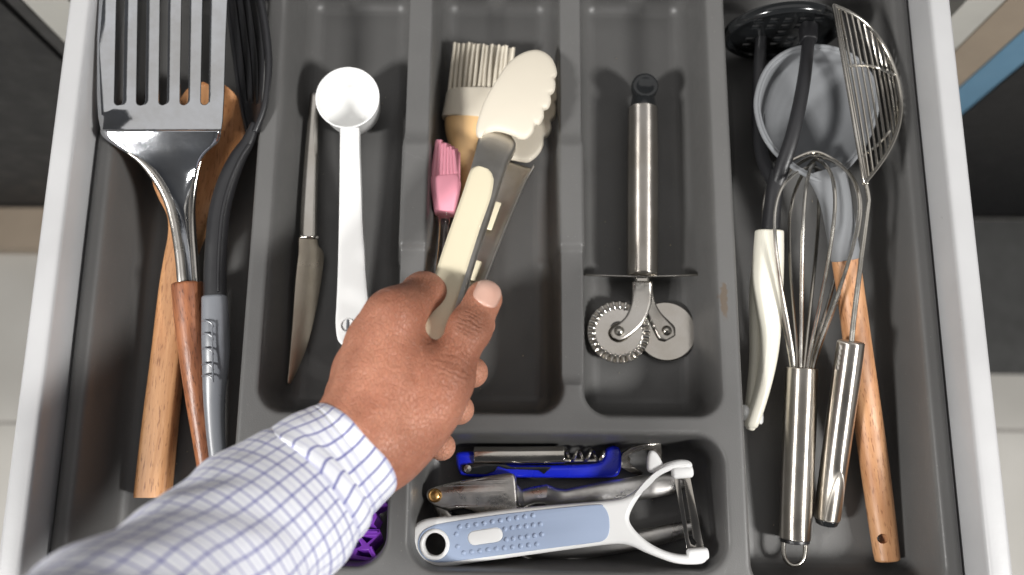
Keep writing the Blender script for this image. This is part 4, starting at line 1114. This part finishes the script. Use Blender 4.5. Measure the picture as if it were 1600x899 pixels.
    def tube(S, thick, mat, name, parent, fold, nseg=96, flare=0):
        S = spline(S, 10); P_ = [V(at(x, y, z)) for x, y, z, a, b in S]; m = len(P_); rows = []; L = 0; uvs = []
        tang = [(P_[min(i + 1, m - 1)] - P_[max(i - 1, 0)]).normalized() for i in range(m)]
        rs = np.random.RandomState(3); ph = rs.rand(12) * 6.28
        for i in range(m):
            if i: L += (P_[i] - P_[i - 1]).length
            sd = tang[i].cross(V((0, 0, 1))).normalized(); up = sd.cross(tang[i]); row = []; ru = []
            for k in range(nseg + 1):
                q = 2 * math.pi * k / nseg; a, b = S[i][3], S[i][4]
                w = 0
                if fold:
                    amp = fold * min(1, max(0, L - .008) / .035)
                    w = amp * (.9 * math.sin(L * 150 + 2.2 * math.sin(q + ph[0]) + ph[1]) * (.55 + .45 * math.sin(2 * q + ph[2])) + .6 * math.sin(L * 85 + 3 * math.sin(q * 2 + ph[3]) + ph[4]) + .5 * math.sin(3 * q + L * 60 + ph[5]) + .22 * math.sin(7 * q + L * 190 + ph[6]))
                row.append(P_[i] + sd * ((a + w) * math.cos(q)) + up * ((b + w) * math.sin(q)))
                ru.append((q / (2 * math.pi) * .22 * (1 if not fold else 1.2), L))
            rows.append(row); uvs.append(ru)
        g = Geo().grid(rows); ob = g.obj(name, mat, parent, 180, solid=thick, offset=1, weld=False)
        uvl = ob.data.uv_layers.new(name='UVMap'); fl = [q for r in uvs for q in r]
        for lp in ob.data.loops: uvl.data[lp.index].uv = fl[lp.vertex_index]
        return ob
    cz = .086 + DZ
    cm = cloth('cuff_check', .0092, .0098, .85, .35, 0); smt = cloth('sleeve_check', .0086, .0086, .68, .68, 0)
    sl = tube([(500, 744, cz + .003, .0300, .0260), (474, 766, cz + .008, .0350, .0305), (425, 812, cz + .020, .0380, .0345), (365, 870, cz + .036, .0405, .0370), (296, 938, cz + .058, .0430, .040), (208, 1026, cz + .09, .0465, .0435), (85, 1150, cz + .13, .052, .05)], .0007, smt, 'shirt_sleeve', o, .0017)
    tube([(555, 700, cz - .001, .0275, .0245), (546, 708, cz + .0005, .0283, .0252), (530, 720, cz + .002, .0294, .0261), (504, 739, cz + .005, .0315, .0278), (484, 760, cz + .009, .0336, .0295), (476, 767, cz + .0105, .0318, .0278)], .0011, cm, 'cuff', sl, 0)
    return o
person()

# ------------------------------------------------------------------ crumbs and specks left in the tray
def crumbs():
    g = Geo(); r = random.Random(4)
    spots = [(c, r.uniform(c[0] + .018, c[1] - .018), r.uniform(c[2] + .018, min(c[3], .31) - .018)) for c in CMP for _ in range(16)]
    for c, x, y in spots:
        s_ = r.uniform(.0002, .0006); v = [V((r.uniform(-1, 1), r.uniform(-1, 1), r.uniform(0, 1))) * s_ + V((x, y, .0004)) for _ in range(6)]
        v[4].z = .0004 + s_ * 1.2; v[5].z = .0001
        g.add(v, [(0, 1, 4), (1, 2, 4), (2, 3, 4), (3, 0, 4), (0, 1, 5), (1, 2, 5), (2, 3, 5), (3, 0, 5)])
    o = g.obj('crumbs', plastic('crumb', (.55, .46, .33), .8), None, 30, weld=False); o['kind'] = 'stuff'
    o['label'] = 'tiny crumbs and dust specks on the tray floor'; o['category'] = 'crumbs'
crumbs()
